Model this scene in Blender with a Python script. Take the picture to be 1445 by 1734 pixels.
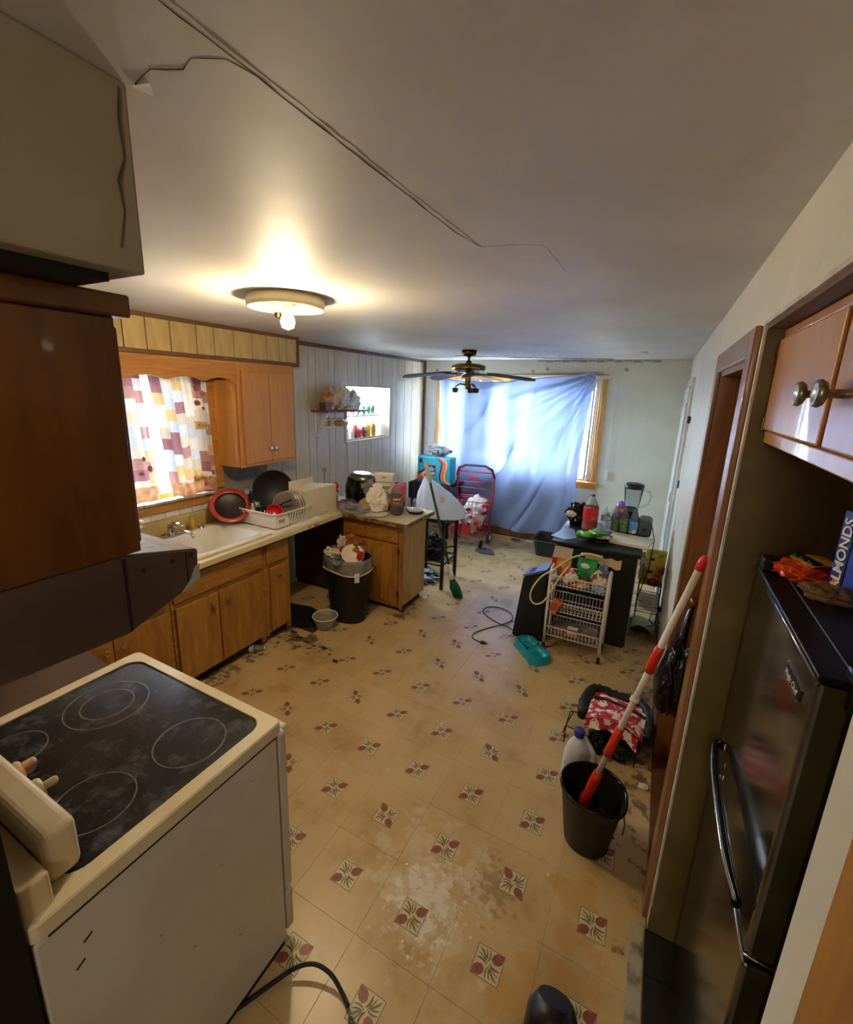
import bpy, bmesh, math, random
from mathutils import Vector, Matrix, noise
for o in list(bpy.data.objects): bpy.data.objects.remove(o)
SC = bpy.context.scene
COL = SC.collection
PI = math.pi
rnd = random.Random(7)

# ---------------------------------------------------------------- camera
cam_d = bpy.data.cameras.new('camera')
cam = bpy.data.objects.new('camera', cam_d); COL.objects.link(cam)
SC.camera = cam
cam_d.sensor_fit = 'VERTICAL'; cam_d.sensor_height = 36; cam_d.sensor_width = 30
cam_d.lens = 762.4 / 1734 * 36
cam_d.shift_x = (722.5 - 709.3) / 1734
cam_d.shift_y = (844.1 - 867) / 1734
cam_d.clip_start = 0.02
yaw, pit, rol = 0.484463, 0.236870, -0.030969
F = Vector((-math.sin(yaw) * math.cos(pit), math.cos(yaw) * math.cos(pit), -math.sin(pit)))
R0 = Vector((math.cos(yaw), math.sin(yaw), 0)); D0 = F.cross(R0)
R = math.cos(rol) * R0 + math.sin(rol) * D0; D = -math.sin(rol) * R0 + math.cos(rol) * D0
mw = Matrix.Identity(4)
for i in range(3):
    mw[i][0] = R[i]; mw[i][1] = -D[i]; mw[i][2] = -F[i]
mw[0][3], mw[1][3], mw[2][3] = 0.5813, -1.1517, 1.9418
cam.matrix_world = mw

# ---------------------------------------------------------------- world and daylight
W = bpy.data.worlds.new('world'); SC.world = W; W.use_nodes = True
bg = W.node_tree.nodes['Background']
bg.inputs[0].default_value = (0.66, 0.83, 1.0, 1); bg.inputs[1].default_value = 44.0
def portal(name, loc, rot, sx, sy):
    l = bpy.data.lights.new(name, 'AREA'); l.shape = 'RECTANGLE'; l.size = sx; l.size_y = sy
    l.cycles.is_portal = True
    o = bpy.data.objects.new(name, l); COL.objects.link(o); o.location = loc; o.rotation_euler = rot
portal('window_portal', (-2.62, 0.56, 1.56), (0, -PI / 2, 0), 0.9, 1.05)
portal('window_portal', (-2.62, 3.385, 1.65), (0, -PI / 2, 0), 0.6, 0.93)
portal('window_portal', (-1.2, 4.90, 1.50), (-PI / 2, 0, 0), 2.2, 1.3)
# ceiling lamp of the room behind the camera
l = bpy.data.lights.new('hall_lamp', 'POINT'); l.energy = 12.5; l.color = (1.0, 0.88, 0.72); l.shadow_soft_size = 0.15
hall = bpy.data.objects.new('hall_lamp', l); COL.objects.link(hall); hall.location = (0.62, -2.35, 2.1)
SC.view_settings.view_transform = 'Standard'; SC.view_settings.look = 'None'
SC.view_settings.gamma = 1; SC.view_settings.use_curve_mapping = False
SC.view_settings.exposure = 1.25

# ---------------------------------------------------------------- materials
def lin(c):
    if isinstance(c, str):
        c = c.lstrip('#'); c = [int(c[i:i + 2], 16) for i in (0, 2, 4)]
    return [((v / 255) / 12.92 if v / 255 <= 0.04045 else ((v / 255 + 0.055) / 1.055) ** 2.4) for v in c] + [1]
_m = {}
def M(name, c1=None, rough=0.5, c2=None, scale=6.0, metal=0.0, bump=0.0, bscale=40, trans=0.0, alpha=1.0, emit=None, es=0,
      stretch=None, coat=0.0, mix=(0.35, 0.65), world=False, ior=1.45, spec=0.5, subs=0.0, objrand=0.0, dirt=None, dscale=2.0, dmix=(0.55, 0.75), grain=False):
    if name in _m: return _m[name]
    m = bpy.data.materials.new(name); m.use_nodes = True; _m[name] = m
    nt = m.node_tree; N = nt.nodes; Lk = nt.links
    b = N['Principled BSDF']
    b.inputs['Base Color'].default_value = lin(c1)
    b.inputs['Roughness'].default_value = rough; b.inputs['Metallic'].default_value = metal
    b.inputs['Transmission Weight'].default_value = trans; b.inputs['Alpha'].default_value = alpha
    b.inputs['IOR'].default_value = ior; b.inputs['Coat Weight'].default_value = coat
    b.inputs['Specular IOR Level'].default_value = spec
    if emit: b.inputs['Emission Color'].default_value = lin(emit); b.inputs['Emission Strength'].default_value = es
    src = None
    def coords():
        nonlocal src
        if src: return src
        if world:
            g = N.new('ShaderNodeNewGeometry'); src = g.outputs['Position']
        else:
            t = N.new('ShaderNodeTexCoord'); src = t.outputs['Object']
        if stretch:
            mp = N.new('ShaderNodeMapping'); mp.inputs['Scale'].default_value = stretch
            Lk.new(src, mp.inputs[0]); src = mp.outputs[0]
        return src
    def ramp(fac, lo, hi, ca, cb):
        r = N.new('ShaderNodeValToRGB'); Lk.new(fac, r.inputs[0])
        r.color_ramp.elements[0].position = lo; r.color_ramp.elements[1].position = hi
        r.color_ramp.elements[0].color = ca; r.color_ramp.elements[1].color = cb
        return r.outputs[0]
    colout = None
    if c2:
        n = N.new('ShaderNodeTexNoise'); n.inputs['Scale'].default_value = scale; n.inputs['Detail'].default_value = 6
        Lk.new(coords(), n.inputs['Vector']); f = n.outputs['Fac']
        if grain:
            n.inputs['Distortion'].default_value = 1.2
        colout = ramp(f, mix[0], mix[1], lin(c1), lin(c2))
    if dirt:
        g = N.new('ShaderNodeNewGeometry')
        n2 = N.new('ShaderNodeTexNoise'); n2.inputs['Scale'].default_value = dscale; n2.inputs['Detail'].default_value = 9
        n2.inputs['Roughness'].default_value = 0.7
        Lk.new(g.outputs['Position'], n2.inputs['Vector'])
        f2 = ramp(n2.outputs['Fac'], dmix[0], dmix[1], (0, 0, 0, 1), (1, 1, 1, 1))
        mx = N.new('ShaderNodeMix'); mx.data_type = 'RGBA'
        Lk.new(f2, mx.inputs['Factor'])
        if colout: Lk.new(colout, mx.inputs['A'])
        else: mx.inputs['A'].default_value = lin(c1)
        mx.inputs['B'].default_value = lin(dirt); colout = mx.outputs['Result']
    if objrand:
        oi = N.new('ShaderNodeObjectInfo'); mr = N.new('ShaderNodeMapRange')
        mr.inputs['To Min'].default_value = 1 - objrand; mr.inputs['To Max'].default_value = 1 + objrand * 0.6
        Lk.new(oi.outputs['Random'], mr.inputs['Value'])
        hs = N.new('ShaderNodeHueSaturation'); Lk.new(mr.outputs[0], hs.inputs['Value'])
        if colout: Lk.new(colout, hs.inputs['Color'])
        else: hs.inputs['Color'].default_value = lin(c1)
        colout = hs.outputs[0]
    if colout: Lk.new(colout, b.inputs['Base Color'])
    if bump:
        n = N.new('ShaderNodeTexNoise'); n.inputs['Scale'].default_value = bscale; n.inputs['Detail'].default_value = 4
        Lk.new(coords(), n.inputs['Vector'])
        bp = N.new('ShaderNodeBump'); bp.inputs['Strength'].default_value = bump; bp.inputs['Distance'].default_value = 0.004
        Lk.new(n.outputs['Fac'], bp.inputs['Height']); Lk.new(bp.outputs[0], b.inputs['Normal'])
    if subs:
        t = N.new('ShaderNodeBsdfTranslucent'); ms = N.new('ShaderNodeMixShader'); ms.inputs[0].default_value = subs
        if colout: Lk.new(colout, t.inputs[0])
        else: t.inputs[0].default_value = lin(c1)
        out = N['Material Output']
        Lk.new(b.outputs[0], ms.inputs[1]); Lk.new(t.outputs[0], ms.inputs[2]); Lk.new(ms.outputs[0], out.inputs[0])
    return m

m_ceil = M('ceiling_paint', '#d2cec5', 0.58, c2='#c4bfb4', scale=1.6, bump=0.35, bscale=9, dirt='#97896f', dscale=1.1, dmix=(0.6, 0.85))
m_wallp = M('wall_paint_pale', '#dcddd2', 0.45, c2='#d0d2c5', scale=3, bump=0.15, bscale=30, dirt='#a39b83', dscale=2.6, dmix=(0.62, 0.9))
m_wallr = M('wall_paint_cream', '#dcd8c9', 0.4, c2='#d0cbb9', scale=2, bump=0.15, bscale=22, dirt='#9c927a', dscale=3.4, dmix=(0.62, 0.92))
m_olive = M('alcove_paint_olive', '#85733f', 0.6, c2='#63532e', scale=3, bump=0.1)
m_greasy = M('greasy_wall', '#9b978c', 0.5, c2='#7a6e5c', scale=3.5)
m_wallgrey = M('soffit_paint', '#a59c88', 0.7, c2='#93876f', scale=3, bump=0.1, dirt='#5d4a2c', dscale=5, dmix=(0.68, 0.85))
m_dark = M('dark_void', '#120d09', 0.8)
m_sub = M('dark_subfloor', '#1d150e', 0.8, c2='#3a2a1b', scale=20)
m_trim = M('brown_moulding', '#5b4029', 0.55, c2='#6d5038', scale=8)
m_panel = M('grey_beige_panelling', '#bfb7a2', 0.35, c2='#b0a790', scale=5, stretch=(4, 4, 0.6), objrand=0.06, dirt='#8a7d66', dscale=3, dmix=(0.6, 0.85))
m_panelw = M('tan_panelling', '#c3a971', 0.5, c2='#b09560', scale=6, stretch=(4, 3, 0.8), objrand=0.08)
m_wood = M('orange_cabinet_wood', '#bd8238', 0.32, c2='#a96f2a', scale=3.2, stretch=(6, 6, 0.7), coat=0.25, grain=True, objrand=0.05, mix=(0.3, 0.75))
m_woodh = M('orange_wood_lengthwise', '#b97e36', 0.35, c2='#9c6426', scale=3.6, stretch=(6, 0.8, 8), coat=0.2, grain=True, mix=(0.35, 0.7))
m_woodl = M('worn_lower_wood', '#b07c35', 0.42, c2='#8f5f24', scale=3.0, stretch=(5, 5, 0.8), grain=True, objrand=0.06, dirt='#4d3417', dscale=4.5, dmix=(0.56, 0.8))
m_woodlh = M('worn_lower_wood_lengthwise', '#ac7832', 0.42, c2='#87581f', scale=5.0, stretch=(5, 0.9, 8), grain=True, dirt='#4d3417', dscale=4.5, dmix=(0.58, 0.85))
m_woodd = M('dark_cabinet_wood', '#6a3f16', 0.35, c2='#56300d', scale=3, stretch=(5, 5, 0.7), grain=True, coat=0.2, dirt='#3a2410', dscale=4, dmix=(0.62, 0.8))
m_kick = M('black_toe_kick', '#17120d', 0.7)
m_tan = M('tan_side_board', '#b58a52', 0.5, c2='#a37a45', scale=5, stretch=(5, 5, 0.7), dirt='#75552c', dscale=4, dmix=(0.6, 0.85))
m_dkbrown = M('dark_brown_panel', '#3a2413', 0.5, c2='#2d1a0d', scale=5)
m_counter = M('cream_laminate', '#d8ccab', 0.3, c2='#c9b98f', scale=4, dirt='#7c5c31', dscale=7, dmix=(0.66, 0.78))
m_edge = M('chipped_brown_edge', '#9a7c50', 0.6, c2='#4a3018', scale=25)
m_white = M('white_plastic', '#e6e3dc', 0.35, c2='#d8d2c6', scale=5)
m_enamel = M('white_enamel', '#dcd8cd', 0.22, c2='#cfc9ba', scale=5)
m_range = M('range_enamel', '#d0c9bb', 0.4, c2='#c4bbab', scale=4, bump=0.05, dirt='#8a7450', dscale=8, dmix=(0.7, 0.86))
m_rtop = M('range_rim_enamel', '#ddd2b6', 0.25, c2='#d2bf96', scale=5, dirt='#b0803e', dscale=9, dmix=(0.66, 0.85))
m_glass_b = M('black_cooktop_glass', '#0e0e10', 0.2, c2='#2a2a30', scale=9, mix=(0.4, 0.75), dirt='#5c5c66', dscale=16, dmix=(0.5, 0.8), bump=.15, bscale=60)  # blue-grey noise stands for grime and for a bluish sheen painted in
m_ring = M('burner_ring_grey', '#6d6a63', 0.4, c2='#47443f', scale=30)
m_knobr = M('grimy_range_knob', '#cdbf9f', 0.35, c2='#a87c3f', scale=30, mix=(0.45, 0.7))
m_led = M('red_indicator', '#ff2010', 0.4, emit='#ff2a18', es=4)
m_hood = M('brown_hood_enamel', '#5b4740', 0.35, c2='#4c3a33', scale=4, dirt='#37261a', dscale=5, dmix=(0.6, 0.8))
m_hoodt = M('greasy_hood_top', '#8a857f', 0.45, c2='#5a534c', scale=40, mix=(0.5, 0.75))
m_chrome = M('chrome', '#c9c9cc', 0.12, metal=1)
m_steel = M('stainless', '#9b9890', 0.28, metal=1, c2='#87847b', scale=5)
m_fsteel = M('dark_stainless', '#77736a', 0.13, metal=0.95, c2='#5c584e', scale=3)
m_knob = M('aged_metal_knob', '#b7ab90', 0.3, metal=0.9, c2='#8e7c58', scale=30)
m_brass = M('antique_brass', '#a8863c', 0.25, metal=1, c2='#7c5f25', scale=8)
m_brassd = M('dark_brass', '#5c431d', 0.3, metal=1)
m_black = M('black_plastic', '#0e0f11', 0.4)
m_blackg = M('black_gloss', '#0a0a0b', 0.15)
m_blackm = M('matt_black_paint', '#0b0b0c', 0.55, c2='#151414', scale=6)
m_blackw = M('scuffed_black_paint', '#0c0c0d', 0.5, c2='#161616', scale=6, dirt='#8c877c', dscale=22, dmix=(0.72, 0.76))
m_grey = M('grey_plastic', '#4b4e54', 0.45)
m_beige = M('beige_plastic', '#dbcfae', 0.45, c2='#cdbf98', scale=6)
m_brownblade = M('brown_fan_blade', '#5a4a40', 0.45, c2='#453830', scale=8, stretch=(1, 6, 1))
m_casing = M('brown_door_casing', '#8b5c36', 0.35, c2='#74471f', scale=3, stretch=(5, 5, 0.6), grain=True, coat=0.3)
m_door = M('dark_orange_door', '#7d430f', 0.3, c2='#65330a', scale=3, stretch=(5, 5, 0.5), grain=True, coat=0.4)
m_nwood = M('yellow_pine', '#c9924c', 0.4, c2='#b57d38', scale=4, stretch=(6, 6, 0.7))
m_glass = M('window_glass', '#ffffff', 0.0, trans=1.0, ior=1.0)
m_bulb = M('lit_bulb', '#fff0d0', 0.3, emit='#ffdf9e', es=60)
m_bulbo = M('dead_bulb', '#d8c9a8', 0.25)
m_white_w = M('white_vinyl', '#dfe2df', 0.35, c2='#d2d5d1', scale=5)
m_outwall = M('outside_white_wall', '#dcdcd8', 0.8)
m_ground = M('outside_concrete', '#a8a69e', 0.9, c2='#94918a', scale=1)

# ---------------------------------------------------------------- geometry helpers
def new(): return bmesh.new()
def bx(bm, x0, x1, y0, y1, z0, z1, bev=0.0, seg=2, mi=0, mat=None):
    t = bmesh.new(); bmesh.ops.create_cube(t, size=1)
    bmesh.ops.scale(t, vec=(abs(x1 - x0), abs(y1 - y0), abs(z1 - z0)), verts=t.verts)
    if bev > 0:
        bev = min(bev, 0.45 * min(abs(x1 - x0), abs(y1 - y0), abs(z1 - z0)))
        bmesh.ops.bevel(t, geom=t.edges[:], offset=bev, segments=seg, affect='EDGES', profile=0.5)
    bmesh.ops.translate(t, vec=((x0 + x1) / 2, (y0 + y1) / 2, (z0 + z1) / 2), verts=t.verts)
    if mat is not None: bmesh.ops.transform(t, matrix=mat, verts=t.verts)
    for f in t.faces: f.material_index = mi
    join(bm, t); return bm
def join(bm, t):
    mp = {}
    for v in t.verts: mp[v] = bm.verts.new(v.co)
    for f in t.faces:
        try: nf = bm.faces.new([mp[v] for v in f.verts])
        except ValueError: continue
        nf.material_index = f.material_index; nf.smooth = f.smooth
    t.free()
def frame(d):
    d = Vector(d).normalized(); a = Vector((0, 0, 1)) if abs(d.z) < 0.95 else Vector((1, 0, 0))
    u = d.cross(a).normalized(); return u, d.cross(u).normalized()
def tube(bm, pts, r, seg=8, closed=False, cap=True, mi=0, flat=1.0):
    pts = [Vector(p) for p in pts]; n = len(pts); rings = []
    rr = r if isinstance(r, (list, tuple)) else [r] * n
    pu = None
    for i, p in enumerate(pts):
        if closed: d = pts[(i + 1) % n] - pts[i - 1]
        else: d = pts[min(i + 1, n - 1)] - pts[max(i - 1, 0)]
        if d.length < 1e-9: d = Vector((0, 0, 1))
        d.normalize()
        if pu is None: u, v = frame(d)
        else:
            u = (pu - d * pu.dot(d))
            u = u.normalized() if u.length > 1e-6 else frame(d)[0]
            v = d.cross(u)
        pu = u
        rings.append([bm.verts.new(p + (u * math.cos(2 * PI * k / seg) + v * math.sin(2 * PI * k / seg) * flat) * rr[i]) for k in range(seg)])
    m = n if closed else n - 1
    for i in range(m):
        a, b = rings[i], rings[(i + 1) % n]
        for k in range(seg):
            f = bm.faces.new((a[k], a[(k + 1) % seg], b[(k + 1) % seg], b[k])); f.smooth = True; f.material_index = mi
    if cap and not closed:
        f = bm.faces.new(rings[0][::-1]); f.material_index = mi
        f = bm.faces.new(rings[-1]); f.material_index = mi
    return bm
def cyl(bm, p0, p1, r0, r1=None, seg=16, mi=0):
    return tube(bm, [p0, p1], [r0, r0 if r1 is None else r1], seg, mi=mi)
def lathe(bm, prof, seg=24, c=(0, 0, 0), mi=0, sx=1.0, sy=1.0, smooth=True, mat=None):
    rings = []
    for r, z in prof:
        if r < 1e-5: rings.append([bm.verts.new((c[0], c[1], c[2] + z))])
        else: rings.append([bm.verts.new((c[0] + r * sx * math.cos(2 * PI * k / seg), c[1] + r * sy * math.sin(2 * PI * k / seg), c[2] + z)) for k in range(seg)])
    for a, b in zip(rings, rings[1:]):
        for k in range(seg):
            k2 = (k + 1) % seg
            if len(a) == 1 and len(b) == 1: continue
            if len(a) == 1: vs = (a[0], b[k2], b[k])
            elif len(b) == 1: vs = (a[k], a[k2], b[0])
            else: vs = (a[k], a[k2], b[k2], b[k])
            f = bm.faces.new(vs); f.smooth = smooth; f.material_index = mi
    if mat is not None:
        bmesh.ops.transform(bm, matrix=mat, verts=[v for r in rings for v in r])
    return bm
def poly(bm, pts, thick=0.0, direction=(0, 0, 1), mi=0):
    d = Vector(direction) * thick
    a = [bm.verts.new(p) for p in pts]
    f = bm.faces.new(a); f.material_index = mi
    if thick:
        b = [bm.verts.new(Vector(p) + d) for p in pts]
        g = bm.faces.new(b[::-1]); g.material_index = mi
        n = len(pts)
        for i in range(n):
            h = bm.faces.new((a[i], b[i], b[(i + 1) % n], a[(i + 1) % n])); h.material_index = mi
    return bm
def grid(bm, fn, nu, nv, thick=0.0, mi=0, uv=False, wrap=False):
    V = [[bm.verts.new(fn(i / nu, j / nv)) for j in range(nv + 1)] for i in range(nu + (0 if wrap else 1))]
    ul = bm.loops.layers.uv.verify() if uv else None
    for i in range(nu):
        i2 = (i + 1) % nu if wrap else i + 1
        for j in range(nv):
            f = bm.faces.new((V[i][j], V[i2][j], V[i2][j + 1], V[i][j + 1])); f.smooth = True; f.material_index = mi
            if uv:
                for lp, (a, b) in zip(f.loops, ((i, j), (i + 1, j), (i + 1, j + 1), (i, j + 1))): lp[ul].uv = (a / nu, b / nv)
    return bm
def crumple(bm, c, d, seed=0, amp=0.25, sub=4, freq=2.2, flat=True, mi=0, ridge=True, smooth=False, fn=None):
    t = bmesh.new(); bmesh.ops.create_icosphere(t, subdivisions=sub, radius=1)
    off = Vector((seed * 7.13, seed * 3.7, seed * 1.9))
    for v in t.verts:
        p = v.co.copy()
        n = noise.noise(p * freq + off) + 0.5 * noise.noise(p * freq * 2.3 + off)
        if ridge: n -= 0.9 * abs(noise.noise(p * freq * 1.7 + off * 2)) + 0.35 * abs(noise.noise(p * freq * 4.1 + off))
        p *= 1 + amp * n
        if fn: p = fn(p)
        if flat and p.z < -0.8: p.z = -0.8 - 0.1 * (p.z + 0.8)
        if flat: p.z = (p.z + 0.8) / 1.8 * 2 - 1
        v.co = Vector((c[0] + p.x * d[0] / 2, c[1] + p.y * d[1] / 2, c[2] + (p.z + 1) * d[2] / 2))
    for f in t.faces: f.smooth = smooth; f.material_index = mi
    join(bm, t); return bm
def add_obj(name, bm, mats, parent=None, w=False, mat=None):
    """link a bmesh as one mesh object; w=True: coordinates are world, converted to the parent's space"""
    if mat is not None: bmesh.ops.transform(bm, matrix=mat, verts=bm.verts)
    if parent is not None and w:
        bmesh.ops.transform(bm, matrix=wm(parent).inverted(), verts=bm.verts)
    bmesh.ops.recalc_face_normals(bm, faces=bm.faces)
    # origin at the centre of the base
    if bm.verts:
        xs = [v.co.x for v in bm.verts]; ys = [v.co.y for v in bm.verts]; zs = [v.co.z for v in bm.verts]
        o = Vector(((min(xs) + max(xs)) / 2, (min(ys) + max(ys)) / 2, min(zs)))
        bmesh.ops.translate(bm, vec=-o, verts=bm.verts)
    else: o = Vector()
    me = bpy.data.meshes.new(name); bm.to_mesh(me); bm.free()
    for m in (mats if isinstance(mats, (list, tuple)) else [mats]): me.materials.append(m)
    ob = bpy.data.objects.new(name, me); COL.objects.link(ob); ob.location = o
    if parent is not None: ob.parent = parent
    return ob
def wm(o):
    m = Matrix.Translation(o.location) @ o.rotation_euler.to_matrix().to_4x4()
    return wm(o.parent) @ m if o.parent else m
def tag(o, label=None, cat=None, group=None, kind=None):
    if label: o['label'] = label
    if cat: o['category'] = cat
    if group: o['group'] = group
    if kind: o['kind'] = kind
    return o
def thing(name, label, cat, loc=(0, 0, 0), rz=0, group=None, rot=None):
    o = bpy.data.objects.new(name, None); COL.objects.link(o); o.location = loc
    o.rotation_euler = rot if rot else (0, 0, rz); o.empty_display_size = 0.05
    return tag(o, label, cat, group)
def single(name, bm, mats, label, cat, group=None, kind=None):
    return tag(add_obj(name, bm, mats), label, cat, group, kind)
def struct(name, bm, m): return tag(add_obj(name, bm, m), kind='structure')
def part(name, bm, mats, parent, w=False, label=None):
    o = add_obj(name, bm, mats, parent, w)
    if label: o['label'] = label
    return o
def dup(root, loc, rz=None, label=None, group=None, rot=None):
    def cp(o, par):
        c = o.copy(); COL.objects.link(c); c.parent = par
        for ch in list(o.children): cp(ch, c)
        return c
    r = cp(root, root.parent); r.location = loc
    if rz is not None: r.rotation_euler = (0, 0, rz)
    if rot is not None: r.rotation_euler = rot
    if label: r['label'] = label
    if group: r['group'] = group
    return r
def text_bm(s, size, thick=0.001, align='CENTER', shear=0.0, bold=0.0):
    cu = bpy.data.curves.new('t', 'FONT'); cu.body = s; cu.size = size; cu.extrude = thick / 2; cu.align_x = align; cu.align_y = 'CENTER'
    cu.resolution_u = 3; cu.shear = shear; cu.offset = bold
    ob = bpy.data.objects.new('t', cu); COL.objects.link(ob)
    dg = bpy.context.evaluated_depsgraph_get(); me = bpy.data.meshes.new_from_object(ob.evaluated_get(dg))
    bm = bmesh.new(); bm.from_mesh(me)
    bpy.data.objects.remove(ob); bpy.data.curves.remove(cu); bpy.data.meshes.remove(me)
    for f in bm.faces: f.material_index = 0
    return bm
def basis(o, xd, yd):
    xd = Vector(xd).normalized(); yd = Vector(yd).normalized(); zd = xd.cross(yd)
    m = Matrix.Identity(4)
    for i in range(3): m[i][0] = xd[i]; m[i][1] = yd[i]; m[i][2] = zd[i]; m[i][3] = o[i]
    return m
def text_part(s, size, mat, parent, o, xd, yd, name='lettering', w=True, **k):
    bm = text_bm(s, size, **k); bmesh.ops.transform(bm, matrix=basis(o, xd, yd), verts=bm.verts)
    return part(name, bm, mat, parent, w=w)

# ---------------------------------------------------------------- room shell
XL, XR, YF, ZC = -2.51, 0.79, 4.776, 2.35
# ceiling
b = new(); bx(b, -3.0, 2.2, -3.6, YF + 0.15, ZC, ZC + 0.1)
ceil = struct('ceiling', b, m_ceil)
m_crack = M('crack_shadow', '#4c4336', 0.9); m_ridge = M('torn_ceiling_tape', '#a89d88', 0.9)
def crack(pts, r, m=m_crack, dz=0.0, name='crack'):
    P = []
    for a, c in zip(pts, pts[1:]):
        n = max(2, int((Vector(c) - Vector(a)).length / 0.03))
        for i in range(n):
            t = i / n; P.append((a[0] + (c[0] - a[0]) * t + rnd.uniform(-.0015, .0015), a[1] + (c[1] - a[1]) * t + rnd.uniform(-.0015, .0015), ZC - dz))
    P.append((pts[-1][0], pts[-1][1], ZC - dz))
    b = new(); tube(b, P, [r * rnd.uniform(0.4, 1.3) for _ in P], 6)
    part(name, b, m, ceil, w=True)
crack([(0.03, -0.95), (0.03, -0.54), (0.03, -0.2), (0.03, 0.06), (0.05, 0.2)], 0.0011)
crack([(0.04, -0.95), (0.042, -0.54), (0.042, -0.2), (0.05, 0.2), (0.13, 0.21), (0.22, 0.25), (0.22, 0.56)], 0.0009, m_ridge, 0, 'torn_tape')
crack([(-0.14, -0.68), (-0.09, -0.69), (-0.05, -0.67), (-0.02, -0.68), (0.02, -0.66), (0.03, -0.62)], 0.001)
b = new(); poly(b, [(-0.145, -0.68, ZC), (-0.12, -0.672, ZC), (-0.137, -0.655, ZC)], 0.004, (0, 0, -1)); part('plaster_chip', b, m_white, ceil, w=True)
crack([(-1.7, 4.0), (-1.2, 4.25), (-0.6, 4.45), (0.0, 4.6)], 0.006)
b = new(); lathe(b, [(0, -0.012), (0.03, -0.01), (0.035, 0)], 20, (0.35, 3.75, ZC)); part('cover_plate', b, M('tan_plate', '#b09a78', 0.6), ceil, w=True)

# floor: dark subfloor with vinyl tiles laid one by one
b = new(); bx(b, -3.0, 2.2, -3.6, YF + 0.15, -0.06, -0.004)
floor = struct('floor', b, m_sub)
T = 0.3048
m_tile = M('worn_cream_vinyl', '#c2a676', 0.3, c2='#b59764', scale=3, world=True, bump=0.05, bscale=60, dirt='#95743f', dscale=3.0, dmix=(0.54, 0.78), objrand=0.05)
m_tc = M('motif_cream', '#c2b386', 0.4); m_tl = M('motif_outline', '#5d4c2a', 0.5); m_tr = M('motif_red', '#8f4c40', 0.4, c2='#784035', scale=90); m_tg = M('motif_green', '#6d6540', 0.4)
def stain(m, spots):
    # stains with a place of their own in the room: (x, y, radius x, radius y, colour, strength, noise scale)
    nt = m.node_tree; N = nt.nodes; L = nt.links; b = N['Principled BSDF']; cur = b.inputs['Base Color'].links[0].from_socket
    g = N.new('ShaderNodeNewGeometry')
    for x, y, rx, ry, col, st, sc in spots:
        mp = N.new('ShaderNodeMapping'); mp.inputs['Location'].default_value = (-x / rx, -y / ry, 0); mp.inputs['Scale'].default_value = (1 / rx, 1 / ry, 0)
        L.new(g.outputs['Position'], mp.inputs[0])
        ln = N.new('ShaderNodeVectorMath'); ln.operation = 'LENGTH'; L.new(mp.outputs[0], ln.inputs[0])
        n = N.new('ShaderNodeTexNoise'); n.inputs['Scale'].default_value = sc; n.inputs['Detail'].default_value = 8; n.inputs['Roughness'].default_value = .65; L.new(g.outputs['Position'], n.inputs['Vector'])
        a = N.new('ShaderNodeMath'); a.operation = 'MULTIPLY_ADD'; L.new(ln.outputs['Value'], a.inputs[0]); a.inputs[1].default_value = -.30; L.new(n.outputs['Fac'], a.inputs[2])
        r = N.new('ShaderNodeMapRange'); r.inputs['From Min'].default_value = .36; r.inputs['From Max'].default_value = .44; r.inputs['To Max'].default_value = st; L.new(a.outputs[0], r.inputs['Value'])
        mx = N.new('ShaderNodeMix'); mx.data_type = 'RGBA'; L.new(r.outputs[0], mx.inputs['Factor']); L.new(cur, mx.inputs['A']); mx.inputs['B'].default_value = lin(col); cur = mx.outputs['Result']
    L.new(cur, b.inputs['Base Color'])
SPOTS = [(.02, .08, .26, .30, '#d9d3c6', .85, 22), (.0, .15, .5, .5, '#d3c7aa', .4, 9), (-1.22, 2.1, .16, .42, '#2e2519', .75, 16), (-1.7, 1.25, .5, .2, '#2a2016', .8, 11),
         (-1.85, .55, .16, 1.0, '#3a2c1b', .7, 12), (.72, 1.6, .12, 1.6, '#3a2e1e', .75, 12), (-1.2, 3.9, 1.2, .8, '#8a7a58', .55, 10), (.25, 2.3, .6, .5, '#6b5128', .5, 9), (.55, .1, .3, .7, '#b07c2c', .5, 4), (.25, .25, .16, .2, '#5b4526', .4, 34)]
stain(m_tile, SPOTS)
TM = [m_tile, m_tl, m_tc, m_tr, m_tg]
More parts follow.
